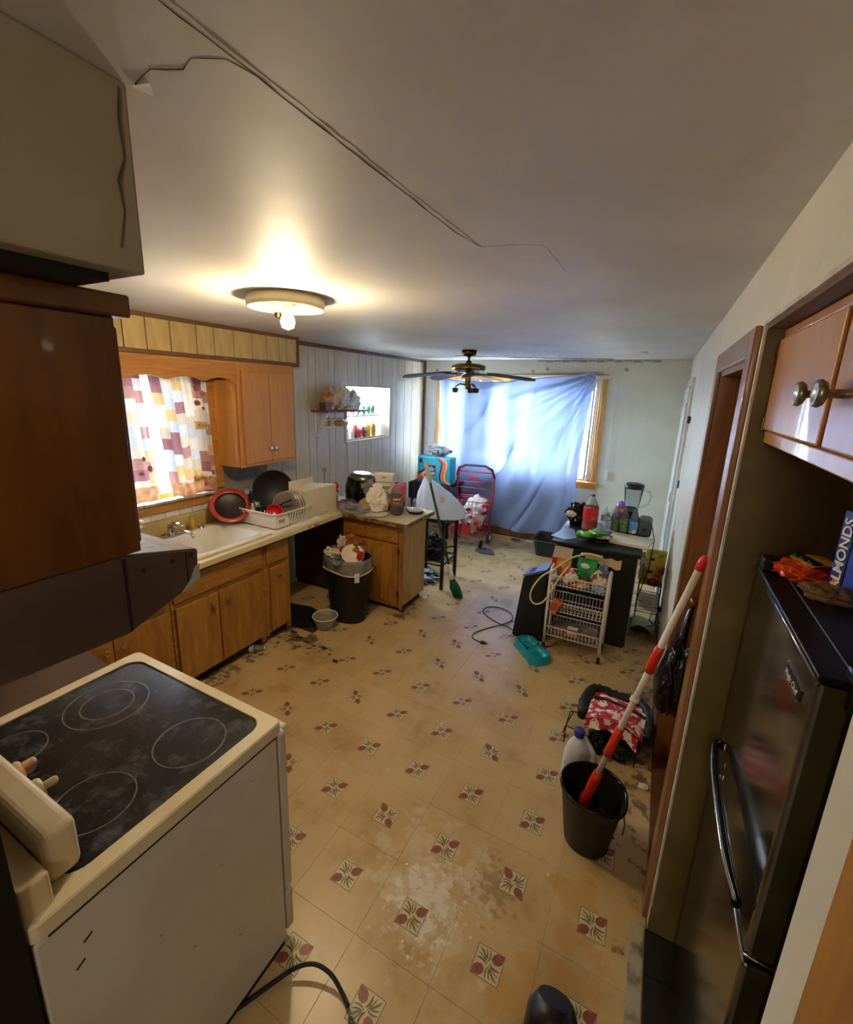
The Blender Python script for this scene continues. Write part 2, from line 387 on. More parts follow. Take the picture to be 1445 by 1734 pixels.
def tile_mesh(x0, x1, y0, y1, motif=True):
    b = new(); e = 0.0004
    bx(b, x0 + e, x1 - e, y0 + e, y1 - e, -0.004, 0.0, 0.0005, 1)
    if motif:
        h = 0.049; z = 0.00015
        def q(pts, mi, zz): 
            vs = [b.verts.new((p[0], p[1], zz)) for p in pts]; f = b.faces.new(vs); f.material_index = mi
        q([(-h, -h), (h, -h), (h, h), (-h, h)], 1, z)
        k = h - 0.0022
        q([(-k, -k), (k, -k), (k, k), (-k, k)], 2, z * 2)
        def stroke(P, w0, mi, zz):
            n = len(P); A = []; B = []
            for t in range(n):
                a = P[max(t - 1, 0)]; c = P[min(t + 1, n - 1)]; dx, dy = c[0] - a[0], c[1] - a[1]; l_ = math.hypot(dx, dy) or 1
                w_ = w0 * math.sin(PI * (t + .35) / (n - .3)); A.append((P[t][0] - dy / l_ * w_, P[t][1] + dx / l_ * w_)); B.append((P[t][0] + dy / l_ * w_, P[t][1] - dx / l_ * w_))
            q(A + B[::-1], mi, zz)
        for s in (1, -1):   # red petals in two opposite corners, curved leaf strokes in the others
            q([(s * x, s * y) for x, y in [(k, k), (0.020, k - .002), (0.010, 0.034), (0.007, 0.020), (0.012, 0.012), (0.022, 0.008), (0.036, 0.012), (k - .002, 0.022)]], 3, z * 3)
            stroke([(s * x, s * y) for x, y in [(-.004, k - .003), (.001, .030), (.001, .016), (-.005, .003)]], .0032, 4, z * 4)
            stroke([(s * x, s * y) for x, y in [(-k + .004, .004), (-.030, .006), (-.016, .004), (-.004, -.004)]], .0034, 1, z * 5)
            stroke([(s * x, s * y) for x, y in [(-k + .006, k - .008), (-.026, .030), (-.014, .018), (-.008, .006)]], .0042, 4, z * 6)
            stroke([(s * x, s * y) for x, y in [(-.018, k - .004), (-.012, .032), (-.008, .020), (-.008, .010)]], .0022, 1, z * 7)
            stroke([(s * x, s * y) for x, y in [(-k + .004, .022), (-.030, .018), (-.018, .012), (-.010, .004)]], .0020, 3, z * 7)
    me = bpy.data.meshes.new('tile')
    bm = b; bm.to_mesh(me); bm.free()
    for m in TM: me.materials.append(m)
    return me
hT = T / 2
tmesh = tile_mesh(-hT, hT, -hT, hT)
tmeshL = tile_mesh(-0.075, hT, -hT, hT, False); tmeshR = tile_mesh(-hT, 0.178, -hT, hT)
missing = {(-7, 5), (-6, 5)}
for i in range(-8, 3):
    for j in range(-4, 16):
        if (i, j) in missing: continue
        if j < -3 and i < -1: continue
        o = bpy.data.objects.new('tile', tmeshL if i == -8 else tmeshR if i == 2 else tmesh); COL.objects.link(o)
        o.location = (i * T, j * T, rnd.uniform(-0.0002, 0.0003)); o.parent = floor
        o.location = o.location - floor.location
        if i not in (-8, 2):
            o.rotation_euler = (0, 0, rnd.choice([0, 0, PI / 2]) )
# worn pale strip and dark bare boards at the refrigerator recess
b = new(); bx(b, 0.735, 0.782, -0.9, 0.40, 0.0, 0.006, 0.002)
part('threshold_strip', b, M('scuffed_pale_strip', '#a79c86', 0.6, c2='#4a4034', scale=14, mix=(0.5, 0.7)), floor, w=True)
for k in range(7):
    b = new(); bx(b, 0.785, 0.785 + 0.9, 0.39 - 0.15 * (k + 1) + 0.002, 0.39 - 0.15 * k - 0.002, -0.004, 0.002 + 0.002 * (k % 2), 0.001)
    part('board', b, M('filthy_black_boards', '#1a1612', 0.5, c2='#0e0b09', scale=6, dirt='#6a6052', dscale=26, dmix=(0.66, 0.72)), floor, w=True)

# left wall: painted behind the sink, dark backing behind the paneling
def wall_boxes(b, axis, p0, p1, u0, u1, z0, z1, hole=None, mi=0):
    def put(a, c, d, e):
        if axis == 'x': bx(b, p0, p1, a, c, d, e, mi=mi)
        else: bx(b, a, c, p0, p1, d, e, mi=mi)
    if not hole: put(u0, u1, z0, z1); return
    h0, h1, k0, k1 = hole
    put(u0, h0, z0, z1); put(h1, u1, z0, z1); put(h0, h1, z0, k0); put(h0, h1, k1, z1)
b = new()
wall_boxes(b, 'x', XL - 0.12, XL, -0.95, 1.75, 0, ZC, (0.02, 1.08, 1.12, 2.02))
wall_boxes(b, 'x', XL - 0.12, XL - 0.008, 1.75, YF + 0.15, 0, ZC, (2.92, 3.85, 1.35, 1.95), mi=1)
wl = tag(add_obj('wall_left', b, [m_greasy, M('panel_groove_brown', '#3b2f22', 0.8)]), kind='structure')
seams = [1.75, 1.95, 2.13, 2.33, 2.44, 2.64, 2.74, 2.96, 3.17, 3.32, 3.43, 3.58, 3.68, 3.89, 4.01, 4.22, 4.42, 4.59, 4.776]
for a, c in zip(seams, seams[1:]):
    spans = []
    cuts = [a] + [v for v in (2.92, 3.85) if a < v < c] + [c]
    for p, q in zip(cuts, cuts[1:]):
        if p >= 2.92 and q <= 3.85: spans += [(p, q, 0, 1.35), (p, q, 1.95, ZC)]
        else: spans += [(p, q, 0, ZC)]
    for p, q, z0, z1 in spans:
        b = new(); bx(b, XL - 0.008, XL, p + (0.003 if p == a else 0), q - (0.003 if q == c else 0), z0, z1, 0.001, 1)
        part('panel', b, m_panel, wl, w=True)
# pass-through opening frame
b = new(); e = 0.018
bx(b, XL - 0.13, XL + 0.008, 2.92 - e, 2.92, 1.35 - e, 1.95 + e); bx(b, XL - 0.13, XL + 0.008, 3.85, 3.85 + e, 1.35 - e, 1.95 + e)
bx(b, XL - 0.13, XL + 0.008, 2.92, 3.85, 1.95, 1.95 + e); bx(b, XL - 0.13, XL + 0.02, 2.92, 3.85, 1.35 - e, 1.35)
bx(b, XL - 0.13, XL + 0.004, 3.838, 3.85, 1.35, 1.95); bx(b, XL - 0.13, XL + 0.004, 2.92, 2.93, 1.35, 1.95)
part('opening_frame', b, M('grey_brown_frame', '#a69c90', 0.5), wl, w=True)
# crown moulding
b = new(); bx(b, XL, XL + 0.03, 1.98, YF, ZC - 0.035, ZC, 0.008)
struct('trim_1', b, m_trim)
b = new(); bx(b, XL, XL + 0.035, YF - 0.035, YF, 0, ZC, 0.006)
struct('trim_2', b, m_trim)

# far wall with the big window
WX0, WX1, WZ0, WZ1 = -2.22, -0.12, 0.88, 2.12
b = new(); wall_boxes(b, 'y', YF, YF + 0.15, XL - 0.12, 2.2, 0, ZC, (WX0, WX1, WZ0, WZ1))
wf = struct('wall_far', b, m_wallp)
b = new()
for i in range(14):   # lifted paper and ceiling gap above the window
    x = -0.9 + i * 0.1; bx(b, x, x + 0.09, YF - 0.004 - 0.004 * (i % 3), YF, ZC - 0.02 - 0.01 * (i % 2), ZC)
part('loose_wallpaper', b, M('peeling_paper', '#aaa48f', 0.8), wf, w=True)
for x, z in ((-2.30, 2.22), (-0.77, 2.24), (0.14, 2.24), (-0.95, 2.21), (-1.62, 2.2)):
    b = new(); bx(b, x - .02, x + .02, YF - .018, YF, z - .02, z + .02, .004); tube(b, [(x, YF - .02, z), (x, YF - .05, z), (x, YF - .055, z + .02)], .005, 6)
    part('rod_bracket', b, M('cream_metal', '#b5ab90', 0.4), wf, w=True)
win = new()
e = 0.07
for x0, x1, z0, z1 in ((WX0 - e, WX0, WZ0 - .02, WZ1 + e), (WX1, WX1 + e, WZ0 - .02, WZ1 + e), (WX0, WX1, WZ1, WZ1 + e)): bx(win, x0, x1, YF - 0.02, YF, z0, z1, 0.004)
bx(win, WX0 - 0.1, WX1 + 0.1, YF - 0.05, YF, WZ0 - 0.03, WZ0, 0.006); bx(win, WX0 - .07, WX1 + .07, YF - .02, YF, WZ0 - 0.09, WZ0 - 0.03, 0.004)
for x in (WX0, WX1 - 0.03): bx(win, x, x + 0.03, YF, YF + 0.14, WZ0, WZ1)
bx(win, WX0, WX1, YF, YF + 0.14, WZ1 - 0.03, WZ1); bx(win, WX0, WX1, YF, YF + 0.14, WZ0, WZ0 + 0.03)
w1 = struct('window_1', win, m_nwood)
b = new()
for k in range(6):
    x = WX0 + 0.03 + (WX1 - WX0 - 0.06) * k / 5; h = 0.035 if k in (0, 5) else 0.05 if k in (1, 4) else 0.025
    bx(b, x - h / 2, x + h / 2, YF + 0.05, YF + 0.09, WZ0 + .03, WZ1 - .03)
bx(b, WX0, WX1, YF + .05, YF + .09, WZ1 - .09, WZ1 - .03); bx(b, WX0, WX1, YF + .05, YF + .09, WZ0 + .03, WZ0 + .08)
for k in (1, 3): 
    x = WX0 + 0.03 + (WX1 - WX0 - 0.06) * k / 5; bx(b, x, x + .42, YF + .055, YF + .085, 1.46, 1.50)
part('sash', b, m_white_w, w1, w=True)
for k in range(5):
    x = WX0 + 0.03 + (WX1 - WX0 - 0.06) * k / 5; b = new(); bx(b, x + .02, x + .39, YF + .068, YF + .072, WZ0 + .06, WZ1 - .06); part('pane', b, m_glass, w1, w=True)
# vertical blind bunched at right; slats further left added to band sheet's light
for k, (x, wd) in enumerate(((-.20, .03), (-.165, .022), (-.14, .022), (-.115, .02), (-.33, .07), (-.46, .06), (-.60, .07), (-.75, .06), (-.90, .06), (-1.20, .10), (-1.62, .16), (-1.85, .20))):
    b = new(); bx(b, x, x + wd, YF - .035, YF - .031, 0.90, 2.13)
    if k == 0: vb = thing('vertical_blind', 'narrow beige vertical blind slats bunched at right end of big window, wider ones added behind sheet to band its light', 'blind', (-.15, YF - .033, 0.90))
    part('slat', b, M('beige_blind', '#b9b09c', 0.6), vb, w=True)
b = new(); bx(b, -1.35, -0.02, YF - .07, YF - .022, 2.13, 2.17, .004); part('headrail', b, M('cream_headrail', '#c9c3b2', 0.5), vb, w=True)
b = new(); tube(b, [(0.07, YF - .03, 2.1), (0.065, YF - .03, 1.3), (0.07, YF - .03, 1.02)], .004, 6); bx(b, .05, .09, YF - .04, YF - .02, .93, 1.05, .006)
part('cord_tensioner', b, m_white_w, vb, w=True)

# right wall: doorway, recess for the refrigerator, header over it
b = new(); Tk = 0.12
def rbox(y0, y1, z0, z1, mi=0): bx(b, XR, XR + Tk, y0, y1, z0, z1, mi=mi)
rbox(1.38, YF, 0, ZC); rbox(0.53, 1.38, 2.06, ZC); rbox(0.396, 0.53, 0, ZC)
rbox(-0.667, 0.396, 2.14, ZC); rbox(-0.667, -0.60, 0, 2.14)
wr = struct('wall_right', b, m_wallr)
b = new(); bx(b, XR + 0.002, 1.75, 0.394, 0.46, 0, ZC); bx(b, 1.70, 1.75, -0.66, 0.396, 0, ZC); bx(b, XR + Tk, 1.70, -0.66, -0.60, 0, ZC)
struct('wall_recess', b, m_olive)
b = new(); bx(b, XR - 0.004, XR + 0.004, 0.388, 0.402, 0.12, 2.14, .002); bx(b, XR - 0.004, XR + .004, -.605, .39, 2.135, 2.145)
part('corner_bead', b, M('chipped_white_bead', '#ddd8c8', 0.5, c2='#b8ae96', scale=12), wr, w=True)
b = new(); bx(b, XR + .004, XR + .11, -.6, .396, 2.125, 2.14); part('header_underside', b, m_trim, wr, w=True)
# near door casing beside the camera
b = new(); bx(b, XR - 0.002, XR + Tk, -0.84, -0.667, 0, 2.35, 0.001); struct('trim_3', b, M('brown_near_casing', '#a8702f', 0.35, c2='#8a561f', scale=3, stretch=(5, 5, .5), grain=True))
# doorway casing, jamb and closed door
b = new()
bx(b, XR - 0.018, XR, 0.43, 0.53, 0, 2.14, 0.005); bx(b, XR - 0.018, XR, 1.38, 1.47, 0, 2.14, 0.005); bx(b, XR - 0.018, XR, 0.53, 1.38, 2.06, 2.14, 0.004)
bx(b, XR, XR + .15, 1.36, 1.38, 0, 2.06); bx(b, XR, XR + .15, 0.53, 0.55, 0, 2.06); bx(b, XR, XR + .15, .55, 1.36, 2.04, 2.06)
bx(b, XR + 0.06, XR + 0.10, 1.348, 1.36, 0, 2.04)
struct('trim_4', b, m_casing)
b = new(); bx(b, XR - .002, XR + .105, .55, 1.36, -.004, .010, .003); struct('trim_8', b, M('worn_threshold_wood', '#6b4526', .5, c2='#4d3019', scale=8))
b = new(); bx(b, XR + 0.105, XR + 0.145, 0.555, 1.355, 0.01, 2.035, 0.002)
dr = struct('door_1', b, m_door)
b = new(); 
lathe(b, [(0, 0), (.03, 0), (.03, .006), (.012, .008), (.011, .035), (.024, .042), (.03, .055), (.027, .068), (.0, .074)], 20, mat=basis((XR + .105, 1.29, .965), (0, -1, 0), (0, 0, 1)))
part('door_knob', b, m_brass, dr, w=True)
# far white door at the end of the right wall
b = new(); bx(b, XR - 0.022, XR, 3.55, 3.62, 0, 2.12, .004); bx(b, XR - 0.022, XR, 4.62, 4.69, 0, 2.12, .004); bx(b, XR - .022, XR, 3.62, 4.62, 2.05, 2.12, .004)
struct('trim_5', b, m_white_w)
b = new(); bx(b, XR - 0.035, XR - .002, 3.63, 4.61, 0.01, 2.04, .003)
d2 = struct('door_2', b, m_white_w)
b = new(); bx(b, XR - .05, XR - .03, 4.0, 4.1, 1.86, 1.92, .004); bx(b, XR - .055, XR - .03, 3.66, 3.72, .98, 1.06, .004); part('latch', b, m_white, d2, w=True)
b = new(); bx(b, XR - .038, XR - .034, 3.66, 3.675, .6, 1.9); part('dark_gap', b, m_dark, d2, w=True)
b = new(); bx(b, XR - 0.012, XR, 1.47, 3.55, 0, .085, .003); struct('baseboard_right', b, M('grimy_dark_baseboard', '#3a3026', 0.6, c2='#6a5a44', scale=9))
b = new(); bx(b, XL + .04, XR, YF - .014, YF, 0, .095, .003); struct('baseboard_far', b, M('brown_baseboard', '#9a6232', 0.5, c2='#7b4a22', scale=6))
b = new(); bx(b, XL, XL + .014, 2.46, YF, 0, .09, .003); struct('baseboard_left', b, m_trim)

# rear wall (behind the range) and the rooms behind the camera
b = new(); bx(b, XL - .12, -0.40, -1.09, -0.95, 0, ZC)
struct('wall_rear', b, M('rear_wall_brown', '#54402a', 0.7))
b = new(); bx(b, -0.40, -0.343, -1.10, -0.932, 0, 1.19); struct('black_block', b, M('near_black_block', '#0d0907', 0.8))  # near-black block filling the black area behind the range's rear edge
b = new(); bx(b, -0.62, -0.5, -3.6, -1.09, 0, ZC); bx(b, -0.62, 2.2, -3.72, -3.6, 0, ZC); bx(b, 2.1, 2.2, -3.6, YF, 0, ZC)
struct('wall_hall', b, M('hall_paint', '#b9ae98', 0.8))
# soffit over the range
b = new(); bx(b, XL, -0.15, -0.95, -0.687, 2.10, ZC, 0.004)
so = struct('wall_soffit', b, m_wallgrey)
b = new(); bx(b, XL, -0.19, -0.95, -0.72, 2.088, 2.10); part('soffit_gap', b, m_dark, so, w=True)
b = new(); tube(b, [(-.148, -.70, 2.34), (-.148, -.705, 2.3), (-.149, -.702, 2.25), (-.148, -.715, 2.22), (-.149, -.71, 2.18), (-.148, -.722, 2.13)], [.0008, .0016, .001, .0018, .0008, .0006], 5)
part('crack', b, m_crack, so, w=True)
# soffit over the sink: backing, panels, mouldings
b = new(); bx(b, XL, -2.308, -0.95, 1.96, 2.12, ZC)
sf = struct('wall_soffit_panelled', b, M('panel_groove_brown'))
ys = [-0.95, -.6, -.35, -.1, .12, .34, .50, .64, .80, .99, 1.13, 1.30, 1.47, 1.62, 1.75, 1.84, 1.96]
for a, c in zip(ys, ys[1:]):
    b = new(); bx(b, -2.308, -2.30, a + .003, c - .003, 2.125, 2.335, .001, 1); part('panel', b, m_panelw, sf, w=True)
b = new(); bx(b, -2.30, -2.285, -.95, 1.965, 2.325, ZC, .005); bx(b, -2.30, -2.28, -.95, 1.965, 2.105, 2.135, .006); bx(b, -2.51, -2.28, 1.955, 1.97, 2.105, ZC)
struct('trim_7', b, m_trim)

# sink window
b = new()
for y0, y1, z0, z1 in ((0.02, .06, 1.12, 2.02), (1.04, 1.08, 1.12, 2.02), (.06, 1.04, 1.98, 2.02), (.06, 1.04, 1.12, 1.16)): bx(b, XL - .11, XL - .01, y0, y1, z0, z1)
bx(b, XL, XL + .03, 1.08, 1.275, 1.13, 2.1, .004)
bx(b, XL - .02, XL + .03, -.04, 1.2, 1.03, 1.10, .006)
w2 = struct('window_2', b, m_woodh)
b = new(); bx(b, XL - .02, XL + .065, -.04, 1.18, 1.10, 1.122, .008); part('window_sill', b, M('weathered_white_sill', '#b9bcbf', 0.3, c2='#7f7a72', scale=12, stretch=(1, 4, 1)), w2, w=True)
b = new(); bx(b, XL - .08, XL - .05, .06, 1.04, 1.55, 1.59); bx(b, XL - .08, XL - .05, .53, .57, 1.16, 1.98)
part('sash', b, m_white_w, w2, w=True)
for y0, y1 in ((.06, .53), (.57, 1.04)):
    for z0, z1 in ((1.16, 1.55), (1.59, 1.98)): b = new(); bx(b, XL - .067, XL - .063, y0, y1, z0, z1); part('pane', b, m_glass, w2, w=True)
# outside: ground and a pale wall beyond the pass-through
b = new(); bx(b, -14, 12, -10, 16, -.5, -.45); struct('ground_outside', b, m_ground)
b = new(); bx(b, -4.1, -4.0, 1.6, 6.0, -.45, 1.9); struct('wall_outside', b, m_outwall)

# ---------------------------------------------------------------- ceiling lamp and fan
LX, LY = -1.07, 0.57
t = thing('ceiling_light', 'round cream ceiling lamp without shade, one bare bulb lit', 'ceiling lamp', (LX, LY, ZC))
b = new(); lathe(b, [(0, 0), (.18, 0), (.182, -.03), (.178, -.055), (.165, -.055), (.160, -.02), (0, -.018)], 40); part('canopy', b, M('cream_lamp_enamel', '#cfc3a0', 0.35), t)
b = new(); lathe(b, [(.05, -.018), (.07, -.024), (.105, -.026), (.12, -.018)], 32); part('inner_ring', b, m_brass, t)
for sx, lit in ((-1, False), (1, True)):
    q = (0.055 * sx, -0.05 if sx > 0 else 0.0)
    b = new(); cyl(b, (q[0], q[1], -.018), (q[0], q[1], -.065), .02, .022, 16); s_ = part('socket', b, M('white_socket', '#cfc5ae', 0.4), t)
    if lit:
        b = new(); lathe(b, [(.013, 0), (.016, -.02), (.030, -.045), (.033, -.062), (.026, -.085), (0, -.095)], 20, (q[0], q[1], -.06)); part('bulb', b, m_bulb, t, label='bare light bulb, lit')
    else:
        b = new(); lathe(b, [(.016, 0), (.017, -.02), (.012, -.03), (0, -.03)], 16, (q[0], q[1], -.06)); part('bulb_base', b, m_brassd, t)
l = bpy.data.lights.new('bulb_light', 'POINT'); l.energy = 13; l.color = (1.0, 0.80, 0.53); l.shadow_soft_size = 0.035
lo = bpy.data.objects.new('bulb_light', l); COL.objects.link(lo); lo.location = (LX + .055, LY - .05, ZC - .19)

t = thing('ceiling_fan', 'antique brass ceiling fan with brown blades and empty lamp sockets', 'ceiling fan', (-1.25, 3.34, ZC))
b = new(); lathe(b, [(0, 0), (.075, 0), (.075, -.045), (.05, -.06), (.02, -.062), (.02, -.07)], 28); part('canopy', b, m_brassd, t)
b = new(); cyl(b, (0, 0, -.06), (0, 0, -.13), .012, seg=12); lathe(b, [(.014, -.1), (.03, -.115), (.03, -.125)], 16); part('downrod', b, m_brassd, t)
b = new(); lathe(b, [(.02, -.125), (.12, -.135), (.16, -.15)], 36); lathe(b, [(.15, -.2), (.1, -.22), (.05, -.225), (0, -.225)], 36); part('motor_housing', b, m_brassd, t)
b = new(); lathe(b, [(.16, -.15), (.175, -.155), (.178, -.19), (.16, -.2), (.15, -.2)], 36); part('brass_band', b, m_brass, t, label='shiny brass band')
for k in range(5):
    a = math.radians(5 + 72 * k); rm = Matrix.Rotation(a, 4, 'Z')
    b = new(); tube(b, [(.09, 0, -.225), (.14, 0, -.235), (.2, 0, -.24)], .012, 6, flat=.5); bx(b, .17, .26, -.035, .035, -.247, -.241, .002, mat=None)
    bmesh.ops.transform(b, matrix=rm, verts=b.verts); ir = part('blade_iron', b, m_brassd, t)
    b = new(); poly(b, [(.19, -.045, -.248), (.3, -.055, -.258), (.62, -.068, -.296), (.68, -.045, -.296), (.69, .0, -.29), (.67, .05, -.272), (.62, .068, -.262), (.3, .055, -.228), (.19, .045, -.222)], .005)
    bmesh.ops.transform(b, matrix=rm, verts=b.verts); part('blade', b, m_brownblade, t)
b = new(); lathe(b, [(.035, -.225), (.03, -.25), (.028, -.34), (.034, -.35), (.030, -.375), (.012, -.39), (0, -.39)], 24); part('light_kit', b, m_brass, t)
for k, a in enumerate((-2.6, -.45, -.95, 1.4)):
    cx, cy = math.cos(a), math.sin(a)
    b = new(); tube(b, [(cx * .02, cy * .02, -.345), (cx * .08, cy * .08, -.335), (cx * .12, cy * .12, -.36), (cx * .128, cy * .128, -.375)], .007, 8); s_ = part('lamp_arm', b, m_brassd, t)
    b = new(); lathe(b, [(.0, 0), (.03, -.003), (.034, -.02), (.028, -.045), (.020, -.05), (.02, -.03)], 14, (cx * .128, cy * .128, -.375)); part('lamp_socket', b, m_brassd, t)

# ---------------------------------------------------------------- range
t = thing('range', 'grimy white electric range with black glass cooktop, seen from its right side', 'stove', (-0.71, -0.6, 0))
b = new(); bx(b, -1.078, -.345, -.925, -.295, .03, .875, .006); part('body', b, m_range, t, w=True)
b = new(); bx(b, -1.07, -.353, -.9, -.30, 0, .05); part('kick_base', b, m_kick, t, w=True)
# top rim frame with rounded corners
def rrect(x0, x1, y0, y1, r, n=6):
    P = []
    for cx, cy, a0 in ((x1 - r, y1 - r, 0), (x0 + r, y1 - r, 90), (x0 + r, y0 + r, 180), (x1 - r, y0 + r, 270)):
        for k in range(n + 1):
            a = math.radians(a0 + 90 * k / n); P.append((cx + r * math.cos(a), cy + r * math.sin(a)))
    return P
def frame_slab(b, outer, inner, z0, z1, bev=0.004):
    n = len(outer); layers = []
    for P, z, s in ((outer, z0, 0), (outer, z1 - bev, 0), (outer, z1, bev), (inner, z1, 0), (inner, z0, 0)):
        cx = sum(p[0] for p in P) / n; cy = sum(p[1] for p in P) / n
        ring = []
        for x, y in P:
            dx = -bev if s and x > cx else (bev if s else 0); dy = -bev if s and y > cy else (bev if s else 0)
            ring.append(b.verts.new((x + dx, y + dy, z)))
        layers.append(ring)
    for A, B in zip(layers, layers[1:] + layers[:1]):
        for k in range(n): b.faces.new((A[k], A[(k + 1) % n], B[(k + 1) % n], B[k]))
b = new(); frame_slab(b, rrect(-1.09, -.338, -.93, -.275, .022), rrect(-1.045, -.38, -.85, -.31, .05), .885, .925); part('cooktop_rim', b, m_rtop, t, w=True)
b = new(); poly(b, [(x, y, .914) for x, y in rrect(-1.046, -.379, -.851, -.309, .05)], .006); gl = part('cooktop_glass', b, m_glass_b, t, w=True)
def ringm(cx, cy, r, wd=.0035):
    b = new(); lathe(b, [(r - wd, .0), (r - wd, .0008), (r, .0008), (r, 0)], 48, (cx, cy, .920)); part('burner_ring', b, m_ring, gl, w=True)
for cx, cy, r in ((-.88, -.50, .118), (-.88, -.50, .075), (-.51, -.47, .098), (-.535, -.715, .092), (-.90, -.735, .075)): ringm(cx, cy, r)
b = new(); bx(b, -1.06, -.392, -.872, -.805, .925, 1.05, .018, 4); bx(b, -1.07, -.36, -.928, -.874, .90, 1.0, .008, 3)
part('backguard', b, m_rtop, t, w=True)
for kx in (-.60, -.70, -.93, -1.0):
    kb = new(); lathe(kb, [(0, 0), (.027, 0), (.027, .014), (.024, .018), (0, .018)], 20); bx(kb, -.010, .010, -.027, .027, .012, .046, .008, 3)
    mt = basis((kx, -.806, 1.0), (1, 0, 0), (0, -.35, 1)); mt = basis((kx, -.804, .995), (-1, 0, 0), (0, .0, 1)) 
    bmesh.ops.transform(kb, matrix=mt @ Matrix.Rotation(.5 * (kx * 7 % 2), 4, 'Z'), verts=kb.verts); part('knob', kb, m_knobr, t, w=True)
for kx in (-.66, -.76): b = new(); lathe(b, [(0, .004), (.004, .003), (.005, 0)], 10, mat=basis((kx, -.805, 1.02), (-1, 0, 0), (0, 0, 1))); part('indicator_light', b, m_led, t, w=True)
b = new(); bx(b, -1.075, -.348, -.288, -.25, .235, .868, .012, 3); dd = part('oven_door', b, m_range, t, w=True)
b = new(); tube(b, [(-1.02, -.25, .82), (-1.02, -.21, .825), (-.40, -.21, .825), (-.40, -.25, .82)], .012, 8); part('door_handle', b, m_white, dd, w=True)
b = new(); bx(b, -.97, -.45, -.252, -.246, .36, .68, .003); part('door_window', b, m_glass_b, dd, w=True)
b = new(); bx(b, -1.075, -.348, -.288, -.252, .05, .225, .01, 3); part('drawer', b, m_range, t, w=True)
b = new(); tube(b, [(-.3445, -.9, .874), (-.3445, -.6, .875), (-.3445, -.3, .875)], .0025, 5); part('grime_seam', b, m_kick, t, w=True)
for y, z, s in ((-.84, .79, .005), (-.86, .74, .005), (-.52, .62, .0015), (-.4, .8, .001), (-.62, .45, .0015), (-.48, .3, .0015), (-.7, .6, .001)):
    b = new(); bx(b, -.346, -.3435, y - s * 2, y + s * 2, z - s / 2, z + s / 2, .001, mat=Matrix.Translation((0, y, z)) @ Matrix.Rotation(.5, 4, 'X') @ Matrix.Translation((0, -y, -z))); part('chip', b, M('chip_brown', '#3a2815', 0.8), t, w=True)
# power cable at the range foot
def cr(P, k=6):
    Q = []
    for i in range(len(P) - 1):
        p0, p1, p2, p3 = [Vector(P[max(0, min(len(P) - 1, i + d))]) for d in (-1, 0, 1, 2)]
        for j in range(k):
            s = j / k; Q.append(.5 * ((2 * p1) + (p2 - p0) * s + (2 * p0 - 5 * p1 + 4 * p2 - p3) * s * s + (3 * p1 - p0 - 3 * p2 + p3) * s ** 3))
    Q.append(Vector(P[-1])); return Q
b = new(); P = [(-.36, -.52, .012), (-.33, -.46, .012), (-.29, -.39, .02), (-.25, -.345, .04), (-.20, -.315, .05), (-.14, -.305, .04), (-.085, -.315, .015), (-.05, -.33, .012)]
tube(b, cr(P, 5), .007, 8); t = thing('cable', 'thick black cable curving out from the range foot, frayed silver end', 'cable', (-.2, -.4, 0)); part('jacket', b, m_blackm, t, w=True)
b = new()
for k in range(9):
    a = k * .7; tube(b, [(-.055, -.328, .012), (-.03 + .006 * math.cos(a), -.345, .014 + .006 * math.sin(a)), (-.005 + .015 * math.cos(a * 1.7), -.365 + .01 * math.sin(a * 2), .008 + .006 * (1 + math.sin(a)))], .0018, 4)
part('frayed_wire', b, m_steel, t, w=True)

# range hood with the cabinet above
t = thing('range_hood', 'greasy brown range hood with patch of grey tape on its corner', 'range hood', (-.68, -.75, 1.45))
prof = [(-.95, 1.455), (-.70, 1.447), (-.54, 1.503), (-.535, 1.578), (-.69, 1.61), (-.95, 1.61)]
b = new(); poly(b, [(-.302, y, z) for y, z in prof], .758, (-1, 0, 0)); bmesh.ops.bevel(b, geom=b.edges[:], offset=.003, segments=1, affect='EDGES'); part('shell', b, m_hood, t, w=True)
b = new(); poly(b, [(-.305, -.54, 1.5795), (-.305, -.688, 1.6105), (-1.055, -.688, 1.6105), (-1.055, -.54, 1.5795)], .0015); part('top_sheet', b, m_hoodt, t, w=True)
b = new(); poly(b, [(-.3005, -.56, 1.497), (-.3005, -.538, 1.508), (-.3005, -.537, 1.545), (-.3005, -.548, 1.54), (-.3005, -.56, 1.515), (-.3005, -.585, 1.49)], .001, (1, 0, 0)); part('tape_patch', b, M('blue_grey_tape', '#a3abae', 0.5), t, w=True)
b = new(); bx(b, -.3025, -.3, -.698, -.694, 1.452, 1.605); part('seam', b, m_kick, t, w=True)
b = new(); bx(b, -.3025, -.3005, -.567, -.565, 1.5, 1.58); part('seam', b, m_kick, t, w=True)
for y in (-.555, -.6, -.66): b = new(); lathe(b, [(0, .002), (.004, .001), (.005, 0)], 8, mat=basis((-.3005, y, 1.57), (0, 1, 0), (0, 0, 1))); part('screw', b, m_kick, t, w=True)
t = thing('wall_cabinet', 'dark brown wall cabinet over the range hood, nearest the camera', 'cabinet', (-.68, -.8, 1.612))
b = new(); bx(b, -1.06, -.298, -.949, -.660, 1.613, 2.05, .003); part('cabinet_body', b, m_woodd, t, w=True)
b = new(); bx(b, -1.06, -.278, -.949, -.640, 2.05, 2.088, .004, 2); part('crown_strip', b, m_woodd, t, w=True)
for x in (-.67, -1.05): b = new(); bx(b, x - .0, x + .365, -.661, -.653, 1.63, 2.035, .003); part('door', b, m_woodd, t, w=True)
b = new(); bx(b, -2.5, -1.08, -.949, -.35, .05, .84, .004); t = thing('base_cabinet', 'shadowed wooden base cabinet in the corner left of the range', 'cabinet', (-2.0, -.6, 0)); part('cabinet_body', b, m_woodl, t, w=True)
